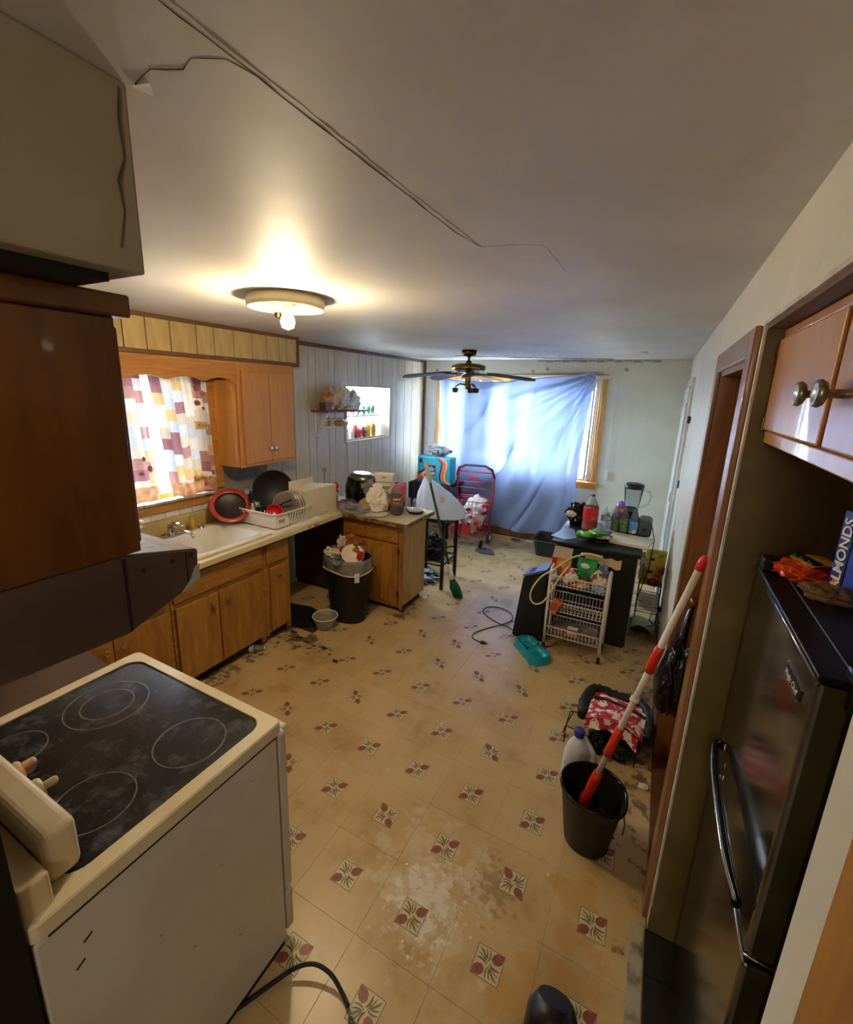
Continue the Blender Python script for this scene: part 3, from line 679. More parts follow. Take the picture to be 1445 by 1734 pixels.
b = new(); bx(b, -2.5, -1.085, -.949, -.33, .84, .86, .004); part('worktop', b, M('dark_greasy_top', '#553919', .85, c2='#432b12', scale=4), t, w=True)
b = new(); bx(b, -.012, .012, -.03, .03, -.03, .03, .004); t = single('adhesive_hook', b, m_white, 'small white plastic clip stuck below the range hood edge', 'hook'); t.location = (-1.05, -.80, 1.02)

# ---------------------------------------------------------------- upper cabinet right of the sink window, valance
t = thing('wall_cabinet', 'orange wooden wall cabinet with paired metal knobs beside sink window', 'cabinet', (-2.4, 1.58, 1.30))
b = new(); bx(b, XL + .002, -2.285, 1.28, 1.88, 1.30, 2.105, .002); part('cabinet_body', b, m_wood, t, w=True)
b = new()
bx(b, -2.285, -2.278, 1.28, 1.33, 1.30, 2.105, .001); bx(b, -2.285, -2.278, 1.85, 1.88, 1.30, 2.105, .001); bx(b, -2.285, -2.278, 1.33, 1.85, 2.03, 2.105, .001); bx(b, -2.285, -2.278, 1.33, 1.85, 1.30, 1.335, .001)
part('face_frame', b, m_wood, t, w=True)
for y0, y1, ky in ((1.318, 1.59, 1.565), (1.592, 1.862, 1.618)):
    b = new(); bx(b, -2.277, -2.262, y0, y1, 1.325, 2.04, .004); d = part('door', b, m_wood, t, w=True)
    b = new(); lathe(b, [(.006, 0), (.006, .012), (.018, .016), (.021, .022), (.018, .027), (.010, .025), (0, .026)], 18, mat=basis((-2.262, ky, 1.435), (0, 1, 0), (0, 0, 1))); part('knob', b, m_chrome, d, w=True)
b = new(); bx(b, -2.5, -2.29, 1.24, 1.279, 1.31, 1.97, .001); part('side_strip', b, m_wood, t, w=True)
P = [(-.3, 2.105), (1.28, 2.105)]; sc = []
n = 60
for k in range(n + 1):
    y = 1.28 - 1.58 * k / n; u = (1.25 - y) / .27
    z = 1.955 + .028 * abs(math.sin(PI * (u + .1)))
    if y > 1.25: z = 1.945
    sc.append((y, z))
b = new(); poly(b, [(-2.30, y, z) for y, z in P[::1] + sc], .018, (1, 0, 0))
single('valance_board', b, m_woodh, 'scalloped orange wood valance board above the sink window', 'valance')

# ---------------------------------------------------------------- sink window curtains
m_cur = M('patchwork_curtain', '#e8e6e2', 0.85, subs=0.042)
def patchwork(m):
    nt = m.node_tree; N = nt.nodes; L = nt.links; b = N['Principled BSDF']
    uv = N.new('ShaderNodeTexCoord')
    mp = N.new('ShaderNodeMapping'); mp.inputs['Scale'].default_value = (5.5, 10, 1); L.new(uv.outputs['UV'], mp.inputs[0])
    sp = N.new('ShaderNodeSeparateXYZ'); L.new(mp.outputs[0], sp.inputs[0])
    def mth(op, a, bb=None):
        n = N.new('ShaderNodeMath'); n.operation = op
        if hasattr(a, 'links'): L.new(a, n.inputs[0])
        else: n.inputs[0].default_value = a
        if bb is not None:
            if hasattr(bb, 'links'): L.new(bb, n.inputs[1])
            else: n.inputs[1].default_value = bb
        return n.outputs[0]
    fx = mth('FLOOR', sp.outputs[0]); off = mth('MULTIPLY', fx, 0.37); fy = mth('FLOOR', mth('ADD', sp.outputs[1], off))
    cb = N.new('ShaderNodeCombineXYZ'); L.new(fx, cb.inputs[0]); L.new(fy, cb.inputs[1])
    wn = N.new('ShaderNodeTexWhiteNoise'); wn.noise_dimensions = '2D'; L.new(cb.outputs[0], wn.inputs[0])
    r = N.new('ShaderNodeValToRGB'); r.color_ramp.interpolation = 'CONSTANT'; L.new(wn.outputs['Value'], r.inputs[0])
    cols = ['#ece8df', '#cfd8e6', '#e4dccb', '#9d7078', '#dce4ee', '#d8bb86', '#efece6', '#b58a86', '#d9cfc0']
    el = r.color_ramp.elements
    while len(el) > 1: el.remove(el[0])
    el[0].position = 0; el[0].color = lin(cols[0])
    for i, c in enumerate(cols[1:]): e = el.new((i + 1) / len(cols)); e.color = lin(c)
    vo = N.new('ShaderNodeTexNoise'); vo.inputs['Scale'].default_value = 34; vo.inputs['Distortion'].default_value = 3.5; L.new(uv.outputs['UV'], vo.inputs['Vector'])
    r2 = N.new('ShaderNodeValToRGB'); L.new(vo.outputs['Fac'], r2.inputs[0])
    r2.color_ramp.elements[0].position = .47; r2.color_ramp.elements[0].color = (1, 1, 1, 1)
    r2.color_ramp.elements[1].position = .53; r2.color_ramp.elements[1].color = (1, 1, 1, 1); e = r2.color_ramp.elements.new(.5); e.color = (.42, .30, .30, 1)
    mx = N.new('ShaderNodeMix'); mx.data_type = 'RGBA'; mx.blend_type = 'MULTIPLY'; mx.inputs['Factor'].default_value = .75
    L.new(r.outputs[0], mx.inputs['A']); L.new(r2.outputs[0], mx.inputs['B'])
    L.new(mx.outputs['Result'], b.inputs['Base Color'])
    for n in N:
        if n.type == 'BSDF_TRANSLUCENT': L.new(mx.outputs['Result'], n.inputs[0])
patchwork(m_cur)
def cur_fn(y0t, y1t, y0b, y1b, ph):
    def f(u, v):   # u across, v from bottom to top
        a = y0b + (y0t - y0b) * v; c = y1b + (y1t - y1b) * v
        y = a + (c - a) * u
        x = -2.452 + .016 * math.sin(u * 30 + ph + math.sin(v * 2.2) * .5) * (.5 + .5 * (1 - v)) + .007 * math.sin(u * 67 + v * 3)
        return Vector((x, y, 1.125 + .015 * math.sin(u * 9 + ph) * (1 - v) + v * .90))
    return f
m_hem = M('curtain_hem_print', '#c9a071', 0.85, c2='#9d6b58', scale=22, subs=.05)
m_ink = M('brown_print_ink', '#77503a', 0.8); m_leaf = M('brown_leaf_print', '#8e5b52', 0.85)
def curtain(lbl, fn, words, leaves):
    t = thing('curtain', lbl, 'curtain', tuple(fn(.5, 0)))
    b = new(); grid(b, lambda u, v: fn(u, .12 + .88 * v), 90, 24, uv=True); part('cloth', b, m_cur, t, w=True)
    b = new(); grid(b, lambda u, v: fn(u, .12 * v) + Vector((.001, 0, 0)), 90, 4, uv=True); part('patterned_hem', b, m_hem, t, w=True)
    for s, u0, v0, sz, flip in words:
        bt = text_bm(s, sz, 0.0005, shear=.25)
        w_ = fn(1, v0).y - fn(0, v0).y
        for vv in bt.verts:
            p = fn(u0 + (-vv.co.x if flip else vv.co.x) / w_, v0 + vv.co.y / .9); vv.co = Vector((p.x + .004, p.y, p.z))
        patch = new(); grid(patch, lambda u, v: fn(u0 + (u - .5) * sz * 2.7 / w_, v0 + (v - .5) * sz * 1.5 / .9) + Vector((.002, 0, 0)), 10, 2)
        pc = part('printed_label', patch, M('tan_print', '#d6b070', .85, subs=.05), t, w=True)
        part('lettering', bt, m_ink, pc, w=True)
    b = new()
    for u0, v0, s in leaves:
        w_ = fn(1, v0).y - fn(0, v0).y
        pts = []
        for k in range(12):
            a = 2 * PI * k / 12; rr = s * (1 + .25 * math.cos(a * 1 - PI / 2)); p = fn(u0 + rr * math.cos(a) / w_, v0 + rr * 1.1 * math.sin(a) / .9); pts.append((p.x + .0035, p.y, p.z))
        poly(b, pts)
    part('leaf_print', b, m_leaf, t, w=True)
curtain('left patchwork print curtain over sink window, light through it', cur_fn(-.02, .66, .0, .73, 0), [('Kisses', .68, .42, .036, True)],
        [(.88, .33, .016), (.84, .22, .012), (.93, .25, .02), (.8, .82, .012)])
curtain('right patchwork print curtain over sink window, beside cabinet', cur_fn(.70, 1.14, .80, 1.19, 1.3), [('Kind', .83, .56, .04, False), ('love', .6, .12, .034, False)],
        [(.80, .86, .02), (.93, .82, .018), (.78, .74, .02), (.9, .7, .012), (.86, .1, .02), (.95, .16, .015), (.74, .05, .012)])
b = new(); tube(b, [(-2.44, -.1, 2.03), (-2.44, 1.22, 2.03)], .006, 8); single('curtain_rod', b, m_brassd, 'thin brass rod carrying the sink window curtains', 'rod')

# ---------------------------------------------------------------- base cabinets, worktop, backsplash
XF = -1.88
def knob(par, y, z, x=XF + .022):
    b = new(); lathe(b, [(.007, 0), (.007, .012), (.017, .016), (.020, .022), (.017, .027), (.008, .024), (0, .025)], 18, mat=basis((x, y, z), (0, 1, 0), (0, 0, 1))); part('knob', b, m_knob, par, w=True)
def base(y0, y1, lbl, doors, drawers, name='base_cabinet'):
    t = thing(name, lbl, 'cabinet', (XF, (y0 + y1) / 2, 0))
    b = new(); bx(b, XL + .02, XF, y0, y1, .07, .68 if y0 > .3 else .815); bx(b, XF - .02, XF, y0, y1, .68, .815); part('cabinet_body', b, m_woodl, t, w=True)
    b = new(); bx(b, XL + .02, XF - .04, y0, y1, 0, .07); part('toe_kick', b, m_kick, t, w=True)
    b = new(); bx(b, XF, XF + .004, y0, y0 + .03, .05, .815, .001); bx(b, XF, XF + .004, y1 - .05, y1, .03, .815, .001); bx(b, XF, XF + .004, y0 + .03, y1 - .05, .78, .815, .001); bx(b, XF, XF + .004, y0 + .03, y1 - .05, .605, .635, .001)
    part('face_frame', b, m_woodlh, t, w=True)
    for a, c, ky in doors:
        b = new(); bx(b, XF + .004, XF + .022, a, c, .09, .60, .003); d = part('door', b, m_woodl, t, w=True); knob(d, ky, .53)
    for a, c in drawers:
        b = new(); bx(b, XF + .004, XF + .02, a, c, .64, .79, .002); part('drawer_front', b, m_woodlh, t, w=True)
    return t
base(-.34, .345, 'worn orange base cabinet behind the range, two round knobs showing', [(-.32, 0.003, -.04), (.007, .32, .05)], [(-.32, .32)])
base(.35, 1.075, 'worn wooden sink base cabinet with two grimy doors', [(.37, .668, .62), (.676, 1.045, .73)], [(.365, 1.055)], 'sink_cabinet')
base(1.08, 1.34, 'narrow single door base cabinet at right end of sink run', [(1.125, 1.315, 1.20)], [(1.10, 1.32)])
# peninsula
t = thing('peninsula_cabinet', 'orange wooden peninsula cabinet with tan side behind the rubbish bin', 'cabinet', (-1.5, 2.2, 0))
b = new(); bx(b, -1.86, -1.225, 2.035, 2.44, .07, .82); part('cabinet_body', b, m_tan, t, w=True)
b = new(); bx(b, -1.86, -1.26, 2.06, 2.42, 0, .07); bx(b, -2.49, -1.86, 2.07, 2.09, 0, .07); part('toe_kick', b, m_kick, t, w=True)
b = new(); bx(b, -1.86, -1.82, 2.025, 2.035, .06, .82); bx(b, -1.255, -1.225, 2.02, 2.035, .03, .82, .002); bx(b, -1.82, -1.255, 2.025, 2.035, .78, .82); bx(b, -1.82, -1.255, 2.025, 2.035, .62, .64); bx(b, -1.82, -1.255, 2.025, 2.035, .05, .09)
part('face_frame', b, m_woodl, t, w=True)
b = new(); bx(b, -1.83, -1.27, 2.008, 2.024, .655, .785, .003); part('drawer_front', b, m_woodlh, t, w=True)
b = new(); bx(b, -1.83, -1.27, 2.008, 2.024, .09, .625, .003); d = part('door', b, m_woodl, t, w=True)
b = new(); lathe(b, [(.007, 0), (.007, .012), (.017, .016), (.020, .022), (.017, .027), (.008, .024), (0, .025)], 18, mat=basis((-1.57, 2.008, .55), (-1, 0, 0), (0, 0, 1))); part('knob', b, m_knob, d, w=True)
for z in (.16, .55): b = new(); bx(b, -1.272, -1.262, 2.003, 2.02, z, z + .05, .002); part('hinge', b, m_brassd, t, w=True)
b = new(); bx(b, -2.49, -1.86, 2.05, 2.07, .05, .82); part('knee_hole_panel', b, m_dkbrown, t, w=True, label='dark brown back panel')
# worktop (sink run with the bowl cut out, and peninsula)
t = thing('worktop', 'cream laminate worktop with chipped edge, L shaped along window', 'worktop', (-2.1, 1.2, .82))
b = new()
for x0, x1, y0, y1 in ((XL + .002, -1.82, -.33, .53), (XL + .002, -1.82, 1.165, 1.95), (XL + .002, -2.405, .53, 1.165), (-1.888, -1.82, .53, 1.165), (XL + .002, -1.16, 1.95, 2.47)): bx(b, x0, x1, y0, y1, .822, .858)
part('laminate_slab', b, m_counter, t, w=True)
b = new(); bx(b, -1.822, -1.812, -.33, 1.955, .82, .86, .003); part('front_edge', b, m_counter, t, w=True)
b = new(); bx(b, -1.812, -1.16, 1.943, 1.952, .822, .857, .002); bx(b, -1.162, -1.153, 1.945, 2.47, .822, .857, .002); part('peninsula_edge', b, m_edge, t, w=True)
b = new(); crumple(b, (-1.81, 1.60, .822), (.02, .07, .035), 3, .3, 2, flat=False); crumple(b, (-1.815, 1.52, .83), (.016, .05, .025), 5, .3, 2, flat=False); part('broken_edge', b, M('splintered_board', '#8a5b2a', .8, c2='#c09a62', scale=60), t, w=True)
t = thing('backsplash', 'yellowed board and pale tile backsplash behind the sink', 'backsplash', (XL + .01, .6, .86))
b = new(); bx(b, XL + .001, XL + .018, -.33, 1.20, .86, .975, .003); part('yellowed_board', b, M('yellowed_board', '#c2ad75', .45, c2='#b09a60', scale=6, dirt='#7d6636', dscale=8, dmix=(.6, .8)), t, w=True)
for k in range(14):
    y = -.3 + k * .107; b = new(); bx(b, XL + .001, XL + .008, y, y + .104, .977, 1.028, .002); part('tile', b, M('white_wall_tile', '#d6d3c6', .25, objrand=.08), t, w=True)
b = new(); bx(b, XL + .001, XL + .02, 1.20, 1.93, .86, .97, .003); part('greasy_ledge', b, M('greasy_black_ledge', '#4b463d', .5, c2='#2b2723', scale=14), t, w=True)
b = new(); bx(b, XL, XL + .006, 1.13, 1.20, 1.10, 1.22, .003); t = thing('wall_outlet', 'yellowed wall outlet under right edge of sink window curtain', 'outlet', (XL, 1.165, 1.10)); part('cover_plate', b, M('yellowed_plate', '#bfae82', .4), t, w=True)
for z in (1.135, 1.185): b = new(); bx(b, XL + .006, XL + .009, 1.15, 1.18, z - .012, z + .012, .003); part('socket', b, m_trim, t, w=True)

# sink
t = thing('sink', 'white enamel kitchen sink set in the cream worktop', 'sink', (-2.17, .85, .70))
def sink_bm():
    b = new(); n = 6
    O = rrect(-2.43, -1.865, .50, 1.19, .03, n); I = rrect(-2.33, -1.92, .585, 1.125, .06, n); Bt = rrect(-2.29, -1.96, .63, 1.08, .06, n)
    Ls = [(rrect(-2.39,-1.90,.54,1.155,.03,n), .8595), (O, .8595), (O, .874), (rrect(-2.425, -1.87, .505, 1.185, .03, n), .879), (rrect(-2.34, -1.91, .575, 1.135, .06, n), .877), (I, .868), (Bt, .72)]
    R_ = [[b.verts.new((x, y, z)) for x, y in P] for P, z in Ls]; m = len(O)
    for A, B in zip(R_, R_[1:]):
        for k in range(m): f = b.faces.new((A[k], A[(k + 1) % m], B[(k + 1) % m], B[k])); f.smooth = True
    b.faces.new(R_[-1]); return b
part('basin', sink_bm(), m_enamel, t, w=True)
b = new(); lathe(b, [(0, .004), (.03, .003), (.042, .0)], 20, (-2.13, .86, .7205)); part('drain', b, m_chrome, t, w=True)
t = thing('faucet', 'chrome single lever kitchen faucet at the back of the sink', 'faucet', (-2.38, .72, .879))
b = new(); bx(b, -.03, .03, -.13, .13, 0, .008, .004); part('deck_plate', b, m_chrome, t)
b = new(); lathe(b, [(.026, .008), (.024, .05), (.022, .06), (0, .062)], 20); part('valve_body', b, m_chrome, t)
b = new(); tube(b, [(0, 0, .035), (.06, .0, .05), (.16, 0, .062), (.21, 0, .06), (.235, 0, .045), (.24, 0, .028)], [.014, .012, .011, .010, .010, .011], 12); part('spout', b, m_chrome, t)
b = new(); tube(b, [(-.01, 0, .062), (.0, 0, .08), (.04, .0, .1), (.10, .0, .105), (.14, .0, .098)], [.02, .022, .02, .015, .008], 12, flat=.7); part('lever', b, m_chrome, t)
t = thing('soap_pump', 'clear soap pump bottle with white top beside the hood', 'soap bottle', (-2.36, .50, .862))
b = new(); lathe(b, [(0, 0), (.034, .002), (.036, .02), (.036, .10), (.028, .125), (.014, .13), (.014, .14)], 24); part('bottle', b, M('clear_plastic', '#e8eef0', .08, trans=.9, ior=1.1), t)
b = new(); lathe(b, [(.016, .14), (.016, .155), (.006, .157), (.006, .175), (.02, .178), (.024, .186), (0, .19)], 20); tube(b, [(0, 0, .183), (.04, 0, .18)], .006, 6); part('pump_top', b, m_white, t)
b = new(); crumple(b, (0, 0, 0), (.05, .035, .10), 4, .15, 3); single('scrub_sponge', b, M('yellow_sponge', '#c99a3c', .8), 'yellow sponge holder standing behind the sink faucet', 'sponge').location = (-2.405, .90, .880)
b = new(); lathe(b, [(0, 0), (.022, 0), (.022, .006), (.012, .012), (.010, .02), (0, .022)], 16, (0, 0, 0)); single('sink_stopper', b, m_chrome, 'small chrome cap on sink deck by yellow sponge', 'cap').location = (-2.375, .955, .8785)

# ---------------------------------------------------------------- dish rack and dishes
RX0, RX1, RY0, RY1 = -2.30, -1.885, 1.235, 1.64
b = new(); frame_slab(b, rrect(-2.33, -1.835, 1.16, 1.71, .04), rrect(-2.31, -1.855, 1.18, 1.69, .03), .859, .872, .003); 
poly(b, [(x, y, .860) for x, y in rrect(-2.315, -1.85, 1.175, 1.695, .03)], .004)
single('drainboard', b, m_white, 'white drainboard tray under the dish rack', 'tray')
t = thing('dish_rack', 'white slotted plastic dish rack filled with pans and plates', 'dish rack', (-2.09, 1.44, .868))
def rack():
    b = new(); n = 6
    O = rrect(RX0, RX1, RY0, RY1, .05, n); Bt = rrect(RX0 + .025, RX1 - .03, RY0 + .03, RY1 - .03, .04, n); m = len(O)
    z0, z1 = .870, .985; thk = .006
    def pt(k, v, inset=0.0):
        x = Bt[k][0] + (O[k][0] - Bt[k][0]) * v; y = Bt[k][1] + (O[k][1] - Bt[k][1]) * v
        cx, cy = (RX0 + RX1) / 2, (RY0 + RY1) / 2
        return Vector((x + (cx - x) * inset, y + (cy - y) * inset, z0 + (z1 - z0) * v))
    for k in range(m):   # rims
        k2 = (k + 1) % m
        for va, vb in ((0, .12), (.88, 1)):
            vs = [pt(k, va), pt(k2, va), pt(k2, vb), pt(k, vb)]; ws = [pt(k, va, .03), pt(k2, va, .03), pt(k2, vb, .03), pt(k, vb, .03)]
            a = [b.verts.new(p) for p in vs]; c = [b.verts.new(p) for p in ws]
            b.faces.new(a); b.faces.new(c[::-1])
            for i in range(4): b.faces.new((a[i], a[(i + 1) % 4], c[(i + 1) % 4], c[i]))
    return b
part('rack_rims', rack(), m_white, t, w=True)
b = new(); poly(b, [(x, y, .870) for x, y in rrect(RX0 + .025, RX1 - .03, RY0 + .03, RY1 - .03, .04)], .003); tube(b, [(x, y, .987) for x, y in rrect(RX0 - .004, RX1 + .004, RY0 - .004, RY1 + .004, .05)], .006, 6, closed=True); part('base_and_lip', b, m_white, t, w=True)
def slat(pa, pb, w_, dirv):
    b = new(); d = Vector(dirv) * w_ / 2; pa = Vector(pa); pb = Vector(pb); nrm = d.normalized().cross(Vector((0, 0, 1))) * .005
    poly(b, [pa - d, pa + d, pb + d, pb - d], 1, nrm); part('slat', b, m_white, t, w=True)
for k in range(8):
    y = 1.385 + k * .031; slat((RX1 - .028, y * .93 + .1, .88), (RX1 - .002, y, .975), .014, (0, 1, 0)); slat((RX0 + .023, y * .93 + .1, .88), (RX0 + .002, y, .975), .014, (0, 1, 0))
for k in range(10):
    x = RX0 + .05 + k * .035; slat((x * .93 - .15, RY1 - .028, .88), (x, RY1 - .002, .975), .016, (1, 0, 0))
b = new(); bx(b, RX0 + .01, RX1 - .012, RY0 + .006, RY0 + .012, .875, .98, .002); 
bx(b, RX1 - .02, RX1 - .012, RY0 + .012, RY0 + .14, .875, .98, .002); bx(b, RX0 + .012, RX0 + .02, RY0 + .012, RY0 + .14, .875, .98, .002); part('cutlery_box', b, m_white, t, w=True)
b = new(); bx(b, -.03, .03, 0, .001, -.012, .012); bmesh.ops.transform(b, matrix=basis((RX1 - .008, 1.30, .93), (0, 1, 0), (-1, 0, 0)), verts=b.verts); part('faded_label', b, M('faded_label', '#b9a5a0', .6, c2='#6e6b6b', scale=90), t, w=True)
def disc_thing(name, label, cat, r, prof, mats, loc, nrm, up=(0, 0, 1), group=None, pname='body'):
    t = thing(name, label, cat, loc, group=group)
    n = Vector(nrm).normalized(); x = Vector(up).cross(n).normalized(); y = n.cross(x)
    m = Matrix.Identity(4)
    for i in range(3): m[i][0] = x[i]; m[i][1] = y[i]; m[i][2] = n[i]
    return t, m
# plates (three) leaning in the rack
pl_m = M('brown_glazed_plate', '#7d7267', .25, c2='#6d6258', scale=4); pl_r = M('pale_plate_rim', '#b8aea0', .3)
for k, lb in enumerate(('grey-brown plate at the back of the dish rack, farthest from the splash panel', 'grey-brown plate in the middle of three in dish rack', 'grey-brown plate at front of the rack, nearest splash panel')):
    t = thing('plate', lb, 'plate', (-1.985, 1.455 + .028 * k, .885), group='plates in the dish rack')
    n = Vector((.42, -.88, .16)).normalized(); x = Vector((0, 0, 1)).cross(n).normalized(); y = n.cross(x)
    m = Matrix.Identity(4)
    for i in range(3): m[i][0] = x[i]; m[i][1] = y[i]; m[i][2] = n[i]
    m = Matrix.Translation((0, 0, .118)) @ m
    b = new(); lathe(b, [(0, 0), (.07, 0), (.112, .012), (.112, .008), (.07, -.004), (0, -.004)], 40, mat=m); part('dish', b, pl_m, t)
    b = new(); tube(b, [tuple(m @ Vector((.114 * math.cos(a * PI / 20), .114 * math.sin(a * PI / 20), .011))) for a in range(40)], .003, 6, closed=True); part('rim', b, pl_r, t)
def pan(name, label, r, depth, col_in, col_out, loc, nrm, handle=None, rimc=None):
    t = thing(name, label, 'pan', loc)
    n = Vector(nrm).normalized(); x = Vector((0, 0, 1)).cross(n).normalized(); y = n.cross(x)
    m = Matrix.Identity(4)
    for i in range(3): m[i][0] = x[i]; m[i][1] = y[i]; m[i][2] = n[i]
    m = Matrix.Translation((0, 0, r * abs(y.z) + .005)) @ m
    b = new(); lathe(b, [(0, 0), (r * .72, 0), (r * .93, depth * .5), (r, depth)], 40, mat=m); part('outer_shell', b, col_out, t)
    b = new(); lathe(b, [(0, .004), (r * .70, .004), (r * .9, depth * .5), (r - .002, depth)], 40, mat=m); part('inner_surface', b, col_in, t)
    b = new(); tube(b, [tuple(m @ Vector((r * math.cos(a * PI / 20), r * math.sin(a * PI / 20), depth))) for a in range(40)], .0035, 6, closed=True); part('rim', b, rimc or m_steel, t)
    if handle is not None:
        a, ln = handle; c, s = math.cos(a), math.sin(a)
        b = new(); tube(b, [tuple(m @ Vector((c * q, s * q, depth * .8 + z))) for q, z in ((r * .95, 0), (r + ln * .3, .012), (r + ln, .01))], [.010, .011, .012], 8, flat=.6); part('handle', b, m_black, t)
    return t
m_redpan = M('red_enamel_pan', '#8e2418', .25, c2='#a53a22', scale=8); m_nonstick = M('black_nonstick', '#17110f', .4, c2='#2a1712', scale=8); m_redbright = M('bright_red_enamel', '#c0141c', .22)
t = pan('frying_pan', 'large red frying pan leaning left of the dish rack', .15, .045, m_nonstick, m_redpan, (-2.33, 1.19, .875), (.62, -.42, .66), rimc=m_redpan)
b = new(); lathe(b, [(.115, .036), (.150, .046), (.152, .043), (.12, .03)], 40); 
n = Vector((.62, -.42, .66)).normalized(); x = Vector((0, 0, 1)).cross(n).normalized(); y = n.cross(x); m = Matrix.Identity(4)
for i in range(3): m[i][0] = x[i]; m[i][1] = y[i]; m[i][2] = n[i]
bmesh.ops.transform(b, matrix=Matrix.Translation((0, 0, .15 * abs(y.z) + .007)) @ m, verts=b.verts); part('red_flange', b, m_redpan, t)
t = thing('griddle', 'large round black griddle standing behind the dish rack', 'griddle', (-2.24, 1.56, .875))
n = Vector((.75, -.62, .22)).normalized(); x = Vector((0, 0, 1)).cross(n).normalized(); y = n.cross(x); m = Matrix.Identity(4)
for i in range(3): m[i][0] = x[i]; m[i][1] = y[i]; m[i][2] = n[i]
m = Matrix.Translation((0, 0, .205)) @ m
b = new(); lathe(b, [(0, 0), (.165, 0), (.168, .014), (.162, .014), (.16, .005), (0, .005)], 44, mat=m); part('plate', b, M('cast_iron', '#15171a', .5, c2='#22252a', scale=5), t)
b = new(); bx(b, -.03, .03, .16, .205, 0, .012, .006, mat=Matrix.Rotation(.62, 4, 'Z')); bmesh.ops.transform(b, matrix=m, verts=b.verts); part('handle_tab', b, m_blackm, t)
pan('saucepan', 'bright red saucepan with black inside in the dish rack', .075, .06, m_nonstick, m_redbright, (-2.05, 1.37, .90), (-.35, .2, .72), handle=(2.2, .12))
pan('red_bowl', 'glossy red bowl leaning in front of red saucepan in rack', .062, .03, m_redbright, m_redbright, (-2.0, 1.335, .905), (.60, -.62, .45), rimc=m_redbright)['category'] = 'bowl'
t = thing('ladle', 'black plastic serving spoon standing in the rack cutlery box', 'spoon', (-2.13, 1.27, .885))
b = new(); tube(b, [(.06, .01, 0), (.03, .0, .08), (-.02, -.01, .17)], [.006, .005, .007], 8); part('handle', b, m_grey, t)
b = new(); crumple(b, (-.035, -.018, .155), (.055, .02, .085), 1, 0.0, 3, flat=False, smooth=True); part('bowl', b, m_black, t)
t = thing('spatula', 'black plastic turner with flat blade in dish rack', 'spatula', (-2.05, 1.275, .885))
b = new(); bx(b, -.045, .045, -.004, .004, .04, .14, .004, mat=Matrix.Rotation(-.25, 4, 'Y') @ Matrix.Rotation(.7, 4, 'Z')); part('blade', b, m_black, t)
b = new(); tube(b, [(.0, 0, 0), (0, 0, .05)], .006, 8); part('handle', b, m_black, t)
rr = random.Random(3)
for k in range(6):
    x = RX1 - .05 - .03 * k; y = 1.27 + .02 * rr.random()
    b = new(); tube(b, [(0, 0, 0), (.004, .006, .08), (.008 * (k % 3), .01, .115)], [.002, .003, .007], 6, flat=.5)
    single('fork', b, m_chrome, ('first', 'second', 'third', 'fourth', 'fifth', 'sixth')[k] + ' steel cutlery handle in the rack cutlery box, counted from the room side', 'cutlery', 'cutlery in the dish rack').location = (x, y, .878)
b = new(); crumple(b, (0, 0, 0), (.12, .07, .25), 9, .2, 3); single('snack_bag', b, M('white_blue_bag', '#c9ccd6', .35, c2='#3a4f9a', scale=14, mix=(.5, .55)), 'white and blue snack bag behind the black griddle', 'bag').location = (-2.40, 1.45, .87)
t = thing('jar', 'clear jar with white lid behind the splash panel', 'jar', (-2.28, 1.86, .86))
b = new(); lathe(b, [(0, 0), (.045, 0), (.048, .02), (.048, .15), (.042, .17)], 24); part('glass', b, M('seasoning_jar', '#b4a49a', .2, c2='#8d7a70', scale=10), t)
b = new(); lathe(b, [(.05, .17), (.05, .20), (0, .203)], 24); part('lid', b, m_white, t)
# cream splash panel: a folded board standing on the worktop
t = thing('folded_board', 'cream folded board box standing at the worktop corner', 'box', (-1.93, 1.78, .858))
m_cb = M('cream_card', '#d9cfb4', .6, c2='#cdc1a2', scale=4)
b = new(); bx(b, -.003, .003, -.2, .2, 0, .245, .002); bmesh.ops.transform(b, matrix=Matrix.Translation((.02, 0, 0)) @ Matrix.Rotation(-.02, 4, 'Z'), verts=b.verts); part('front_panel', b, m_cb, t)
b = new(); bx(b, -.15, .02, -.205, -.199, 0, .25, .002); part('side_panel', b, m_cb, t)
b = new(); bx(b, -.15, .02, .195, .2, 0, .22, .002); bx(b, -.155, -.149, -.2, .1, .0, .31, .002); part('back_panel', b, m_cb, t)
b = new(); poly(b, [(-.15, -.2, .25), (.02, -.2, .245), (.02, .2, .245), (-.15, .1, .25)], .003); part('top_fold', b, m_cb, t)
b = new(); bx(b, .0235, .0245, -.19, .2, .0, .03); part('stained_edge', b, M('greenish_stain', '#b9bba0', .6), t)
# paper towel holder knob and toy
t = thing('towel_holder', 'upright rod with silver ball top behind folded board', 'towel holder', (-2.22, 2.20, .858))
b = new(); lathe(b, [(0, 0), (.06, 0), (.06, .012), (.006, .016), (.006, .285)], 24); part('stand', b, m_steel, t)
b = new(); lathe(b, [(0, .28), (.018, .288), (.024, .305), (.018, .322), (0, .33)], 20); part('ball', b, m_chrome, t)
t = thing('plush_toy', 'small red and yellow soft toy on the worktop', 'toy', (-2.08, 2.14, .858))
for c, d, cc, s in (((0, 0, .10), (.12, .09, .10), '#b3121b', 2), ((-.03, -.01, 0), (.06, .06, .15), '#c2161c', 3), ((.04, -.02, .0), (.08, .07, .12), '#e0b11e', 4), ((-.05, .0, .11), (.06, .05, .06), '#e0b11e', 5), ((.04, 0, .16), (.07, .06, .06), '#c2161c', 6)):
    b = new(); crumple(b, c, d, s, .25, 3, smooth=True); part('petal', b, M('plush' + cc, cc, .9), t)

